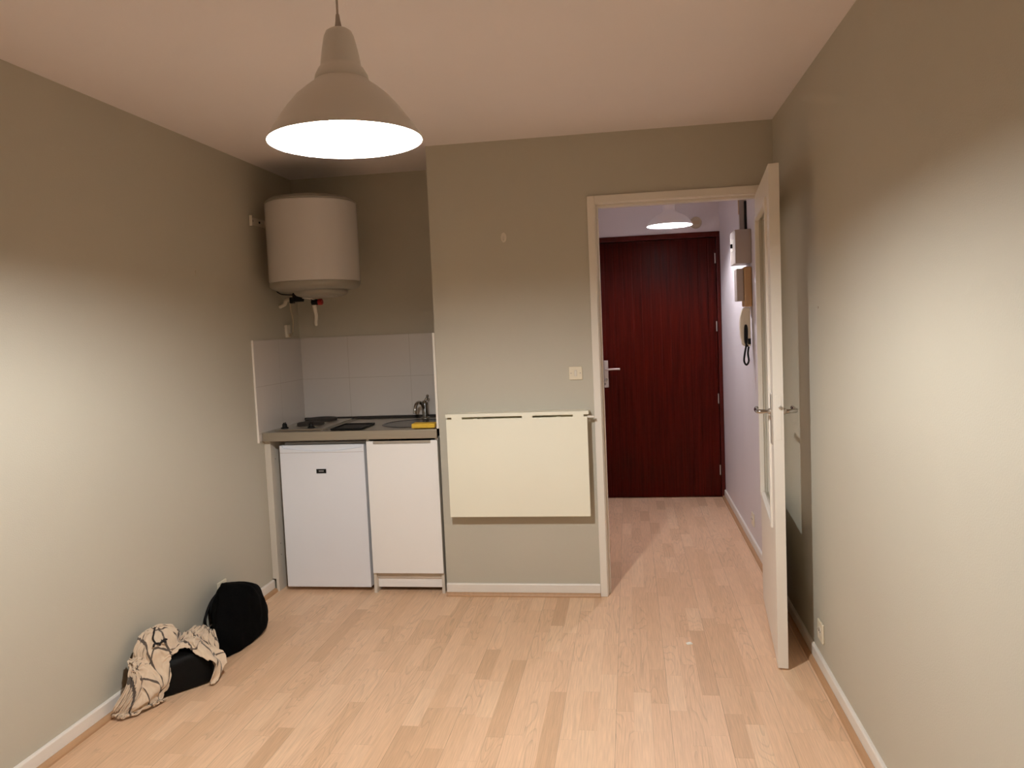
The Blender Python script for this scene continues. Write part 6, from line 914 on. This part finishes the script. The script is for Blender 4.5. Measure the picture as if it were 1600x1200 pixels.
5, -6, -2, -6, -3, -3, 4, -2, -5, -12, -17, -12, 4, -11, -11, -6, -10, -17, -22, 148, 9, 14, 2, 3, -11, 2, 0, -1, 1, 12, 6, -7, -11, -5, -1, 3, -3, -9, -4, -1, 3, 5, 2, 0, 6, 5, -11, -11, -11, -15, 2, -10, -11, -1, 8, 8, 7, 7, 0, -6,
-10, 5, 7, -7, -13, -10, -6, -5, 8, 9, -6, -14, -7, 1, -10, -11, -13, -19, -26, 156, 7, 11, 2, 3, 3, -1, 3, -2, -1, 1, 10, 2, -7, -4, -4, 0, -4, -6, -13, 0, -6, -3, 2, 2, 6, 14, 2, -8, -12, -14, -19, -11, -9, -7, -6, -1, 10, 5, 3, 5,
-1, -11, 3, 8, 0, -4, -8, -14, -6, 8, 9, -1, -9, -8, -10, -12, -21, -22, -21, 172, -5, 4, 2, 0, 4, 5, 9, 14, 1, 1, 1, -1, -4, -3, -2, -3, -7, -6, -6, 2, -2, -11, -7, 7, 12, 3, 8, -7, -7, -13, -16, -17, -7, -6, -6, -5, -10, -19, 5, 3,
6, -1, -6, 2, 5, 8, 0, -3, -9, -7, -7, -4, -7, -10, -8, 10, -16, -22, -5, 153, 0, 14, 5, -5, 5, 4, 11, 1, 6, -10, 6, 0, -4, -6, -4, 6, -6, -8, -7, -3, 6, -9, -4, 6, 12, 8, 2, -4, -2, -15, -17, -2, -14, -10, -9, -7, 0, -19, -14, -16,
-12, 1, 5, 6, 0, -2, -1, -2, -8, -6, -4, 3, -10, 9, 4, -6, -2, 2, 0, 138, -14, 8, 1, 12, 10, 5, 1, 3, 1, -11, -8, -1, 8, -7, -5, 1, 1, -4, -6, -5, 3, -2, -1, 11, 5, 11, -10, -9, 1, 2, -14, -1, -2, -9, -10, -8, -11, -15, -15, -3,
-13, -16, -23, -13, -3, 2, 1, -6, -1, -11, 0, -4, -1, 2, 2, -1, 6, 11, 4, 150, 2, -13, -1, 5, 12, 12, -7, -1, 8, 0, -2, -3, 12, 0, -6, -7, 11, -2, -6, -11, -6, 12, -2, -6, 13, 4, -3, -14, -2, 1, -9, -13, -2, 8, -5, -4, -3, -10, -14, -18,
5, -20, -14, -16, -18, -23, -23, -15, 3, -3, -7, -6, 4, 11, 8, 2, -4, 13, 10, 148, 8, 10, -13, 0, 14, 0, 5, -14, 2, 4, 4, 0, 10, 5, -5, -9, 0, 14, -4, -12, -3, 11, -3, -14, 14, 7, -4, -13, -11, -3, -3, 0, -11, 0, -3, -4, 6, 2, -15, -15,
-1, -12, -19, -18, -11, -14, -19, -21, -9, -26, -4, 6, -15, 4, 13, 7, 1, -1, 11, 173, 3, 15, -1, -14, 11, 11, -3, -13, -2, 6, 13, 2, 2, 0, -4, -9, -7, 6, 14, -13, -6, 1, 10, -11, -2, 14, 1, -11, -13, 0, 10, -12, -7, 1, 5, -5, 5, -4, -14, -12,
-14, -9, -6, -6, -5, -18, -26, -18, -14, -11, -20, -17, 0, -8, -3, 6, 6, -3, 5, 190, 9, 13, -1, -14, 15, 6, -5, -11, -2, 11, 10, -2, -10, 9, -5, -5, -7, -1, 14, 4, -11, -3, 13, -3, -12, 12, 1, -12, -8, 2, 14, 1, -16, 4, 4, -1, -1, -8, -14, -9,
-6, -3, -4, -3, -9, -14, -21, -21, -19, -14, -19, -19, -17, -15, -5, -6, -5, 5, 2, 213, 9, 13, -2, -14, 2, 12, -8, -3, 0, 8, 12, -1, -8, -2, 4, -11, -3, 6, 0, 11, 3, -2, -3, 5, -13, -7, 13, -12, 3, -5, 12, 2, -13, 6, 7, -6, -10, 11, -2, -10,
-3, -9, -10, -7, -3, -13, -12, -13, -16, -19, -21, -25, -21, -9, -19, -2, -15, -4, 3, 213, 10, 13, 1, -15, 2, 13, -7, -12, -1, 4, 10, 10, -3, -5, -10, -4, 1, 3, 10, -9, 5, 9, 6, 3, -8, -10, -9, 2, -4, 4, 13, -2, -13, -3, 11, 2, -12, -2, 12, -6,
-4, -13, -5, -11, 7, -11, -11, -11, -14, -15, -19, -21, -21, -16, -17, -20, -12, -8, 3, 212, 10, 13, 1, -13, 0, 12, 2, -11, -11, -1, 2, 9, 10, 0, -1, -15, 1, 1, -1, 10, -10, 0, 2, 6, 11, -12, -10, -2, 3, 1, 12, -1, -13, 1, 12, -3, -13, 0, 12, -2,
-10, -12, -7, -7, -1, 6, -10, -14, -13, -13, -15, -16, -18, -17, -7, -24, -22, -18, -18, 227, 2, 15, 6, -6, 2, 3, 4, -3, -8, -12, 0, 0, 10, 11, 2, -13, 1, 9, -9, 4, 5, -2, -13, 3, 14, 2, -10, -13, -1, 2, 12, -2, -12, 0, 12, -1, -13, -1, 11, 4,
-6, -9, -9, -7, -3, 8, -11, -12, -14, -8, -13, -16, -14, -7, -17, -14, -15, -28, -21, 195, 4, 14, 6, 5, 2, 3, 0, 1, -6, -12, -7, 7, -11, -1, 3, -3, 1, 12, 4, -14, 5, 12, -12, 1, 11, 11, 1, -10, -10, -1, 13, -1, -12, -2, 11, 1, 1, -11, 11, 0,
-10, -10, -7, -4, -3, 9, -5, -5, -20, -14, -2, -7, -15, -8, -7, -17, -21, -20, -20, 158, 6, 6, 4, 2, 1, 1, -1, 9, 5, -12, 2, 4, -1, -12, -9, 3, 1, 12, 2, -13, -3, 3, 0, 5, 10, 12, 2, 1, -12, -9, 10, -1, -11, 3, 10, -1, -3, -9, -9, -4,
-2, 1, -1, 4, 10, -11, -9, -4, -1, -20, -9, 4, -9, -14, -4, -3, -16, -17, -20, 98, 7, 7, 5, 4, 5, -1, -3, 5, 6, -4, -2, 10, 3, 5, -13, -1, 11, 1, 4, -12, -5, 8, 6, -11, 9, 11, 5, 2, -11, -10, -3, 6, -11, -4, 10, -11, -1, -2, -1, 3,
-3, 5, 2, 3, 5, 1, -13, -9, -2, -17, -9, 6, -11, -9, -11, -5, 4, -16, -16, 46, 8, 6, 12, 6, 3, 0, 2, 2, 0, 7, 3, 10, 9, 5, 2, 1, 0, -4, -7, -11, -7, 3, 5, 15, 3, 1, 0, -7, -3, 11, 8, -2, -1, -4, -3, -8, -10, -6, 11, 9,
-10, -1, 6, 0, -1, -7, -3, -1, -10, 0, -9, 1, -12, -10, 0, -8, -7, -14, -8, 24, 6, 8, 1, 8, 3, 2, 12, 6, -9, 7, 11, -5, 11, 0, -9, 8, 10, 0, -2, -11, -9, 0, -2, 3, 11, 10, 0, -9, -6, 2, 14, 0, 1, 0, -11, -4, -6, 0, 2, 12,
7, 0, -3, -3, -9, -5, -7, 2, 6, -15, -3, -9, -13, 3, 11, 6, -10, -15, -12, 4, 1, 13, 11, 4, 1, -9, 10, 11, 2, -11, 9, 8, -1, 0, -10, 4, 10, 9, 2, -3, -10, -6, 2, 11, -13, 1, 10, 0, -10, 0, 12, 8, 5, 1, -1, -11, -7, 2, 0, 8,
2, 1, -4, -3, -8, -5, -1, 7, -4, -11, -2, 7, -13, -6, 9, 6, 1, -12, -12, -30, 4, 15, 13, 11, -4, -9, 5, 13, 3, -10, 4, 9, -1, 0, -10, 0, 7, 10, 11, 5, -2, -11, 5, 11, 0, -13, 2, 12, -2, -12, 11, -2, -7, -6, 15, -6, -9, 1, 9, 5,
-1, 1, -8, -4, 2, -3, 0, 13, -4, -16, 0, 13, 0, -13, -6, 9, 9, -7, -12, -54, 0, 0, 12, 14, 11, -8, -4, 12, 8, -9, -3, 3, 10, 1, -8, -4, 1, 10, 10, 10, 7, -9, -1, 14, 6, -11, -6, 1, 11, 3, -5, -2, -6, -9, 1, 13, -9, -2, -1, 11,
-6, 2, -3, -2, 1, -1, 0, 14, -1, -14, -7, 2, 13, 4, -11, 3, 10, 2, 1
    ]
]
NU, NV = 92, 60
def notch(i, j):
    s = (i+.5)/(NU-1); t = (j+.5)/(NV-1); d = abs(s-.49)/.135
    return d < 1 and t > .66+.16*d**2
F0 = []
for i in range(NU-1):
    for j in range(NV-1):
        if not notch(i, j): F0.append((i*NV+j, (i+1)*NV+j, (i+1)*NV+j+1, i*NV+j+1))
used = sorted({k for f in F0 for k in f}); mp_ = {k: a for a, k in enumerate(used)}
nv = len(used); co_ = []
acc = [0, 0, 0]
for k in range(nv):
    for a in range(3): acc[a] += SCARF_STEPS[a][k]
    co_.append(Vector((acc[0]*5e-4, acc[1]*5e-4, acc[2]*5e-4)))
org = Vector((.13, -1.10, 0))
me = bpy.data.meshes.new('scarf_cloth')
me.from_pydata([tuple(c-org) for c in co_], [], [tuple(mp_[k] for k in f) for f in F0]); me.update()
uvl = me.uv_layers.new(name='UVMap'); uvs = [((k//NV)/(NU-1)*1.0, (k % NV)/(NV-1)*.62) for k in used]
for l in me.loops: uvl.data[l.index].uv = uvs[l.vertex_index]
for p in me.polygons: p.use_smooth = True
me.materials.append(M['plaid'])
scarf = thing('scarf', 'crumpled beige scarf with dark brown check lines draped over the black pouch', 'scarf', tuple(org))
so = bpy.data.objects.new('scarf_cloth', me); COL.objects.link(so); so.parent = scarf
sm = so.modifiers.new('subd', 'SUBSURF'); sm.levels = 1; sm.render_levels = 1
sl = so.modifiers.new('thick', 'SOLIDIFY'); sl.thickness = .0025; sl.offset = 1
# dark tassel bunch lying on top of the scarf
for k in range(7):
    a_ = k*.9
    p0 = Vector((.118+.006*math.cos(a_), -1.195+.008*math.sin(a_), .222))
    tube('tassel', [p-org for p in (p0, p0+Vector((.012*math.cos(a_), .016*math.sin(a_), .007)), p0+Vector((.020*math.cos(a_+.3), .030*math.sin(a_+.3), .001)))], .0042, 'tassel', scarf, n=6)
tube('ribbon', [p-org for p in (Vector((.112, -1.208, .225)), Vector((.104, -1.212, .246)), Vector((.096, -1.192, .262)), Vector((.086, -1.168, .276)))], .0035, 'tassel', scarf, n=6)

# ------------------------------------------------------------------ black pouch under the checked scarf
ang = math.radians(50)
pc = thing('black_pouch', 'small boxy black bag sitting under the checked scarf', 'bag', (.143, -1.105, 0)); pc.rotation_euler = (0, 0, ang)
bm = bmesh.new(); bmesh.ops.create_cube(bm, size=1)
bmesh.ops.subdivide_edges(bm, edges=bm.edges, cuts=11, use_grid_fill=True)
for v in bm.verts:
    x, y, z = v.co
    hx, hy, hz = .132, .076, .148
    rnd = .16
    # superellipsoid rounding
    l = (abs(2*x)**8+abs(2*y)**8+abs(2*z)**8)**(1/8)
    x, y, z = x/l, y/l, z/l
    tap = 1-.12*(z+.5)
    q = Vector((x*4, y*4, z*4))
    nn = 1+.05*noise.noise(q)+.03*noise.noise(q*2.5)
    v.co = (2*x*hx*tap*nn, 2*y*hy*tap*nn, max(.001, (z+.5)*hz*(1-.10*(2*x)**2)*(nn if z > 0 else 1)))
# keep the pouch clear of the cloth lying over it
from mathutils.bvhtree import BVHTree
tree = BVHTree.FromPolygons([tuple(c) for c in co_], [tuple(mp_[k] for k in f) for f in F0])
bm.verts.ensure_lookup_table()
mw = Matrix.Translation(Vector((.143, -1.105, 0))) @ Matrix.Rotation(ang, 4, 'Z'); mi = mw.inverted()
for it in range(14):
    moved = 0
    for v in bm.verts:
        w = mw @ v.co
        above = tree.ray_cast(Vector((w.x, w.y, 0)), Vector((0, 0, 1)))[0]
        if above and w.z > above.z - .007 and w.z > .01:
            w.z = max(.008, above.z - .008); moved += 1
        if tree.find_nearest(w)[3] < .0065:
            step = Vector((.143, -1.105, .05)) - w; step.normalize(); w += step * .005; moved += 1
        w.z = max(w.z, .001)
        v.co = mi @ w
    if not moved: break
bmesh.ops.smooth_vert(bm, verts=[v for v in bm.verts if v.co.z > .02], factor=.3, use_axis_x=True, use_axis_y=True, use_axis_z=True)
finish('pouch_body', bm, 'blacknylon', pc, smooth=True)

# ------------------------------------------------------------------ camera
cam = bpy.data.cameras.new('camera'); cam_o = bpy.data.objects.new('camera', cam); COL.objects.link(cam_o)
fpx, ccx, ccy = 1190.62, 813.30, 588.58
yaw, pit, rol = [math.radians(a) for a in (8.2352, -3.7775, -2.4149)]
fw = Vector((-math.sin(yaw)*math.cos(pit), math.cos(yaw)*math.cos(pit), math.sin(pit)))
rt0 = Vector((math.cos(yaw), math.sin(yaw), 0)); up0 = rt0.cross(fw)
rt = rt0*math.cos(rol)+up0*math.sin(rol); up = -rt0*math.sin(rol)+up0*math.cos(rol)
cam_o.matrix_world = Matrix(((rt.x, up.x, -fw.x, 2.0587), (rt.y, up.y, -fw.y, -3.985), (rt.z, up.z, -fw.z, 1.45), (0, 0, 0, 1)))
cam.sensor_width = 36; cam.lens = fpx/1600*36; cam.shift_x = -(ccx-800)/1600; cam.shift_y = (ccy-600)/1600
cam.clip_start = .02
C.scene.camera = cam_o

wd = bpy.data.worlds.new('night'); wd.use_nodes = True; C.scene.world = wd
wd.node_tree.nodes['Background'].inputs[0].default_value = (.02, .02, .03, 1)
C.scene.view_settings.view_transform = 'Standard'
C.scene.view_settings.look = 'None'
C.scene.view_settings.exposure = EXPO
C.scene.view_settings.gamma = GAMMA
C.scene.cycles.max_bounces = 16; C.scene.cycles.diffuse_bounces = 10
C.scene.cycles.sample_clamp_indirect = 8
C.scene.cycles.use_denoising = True
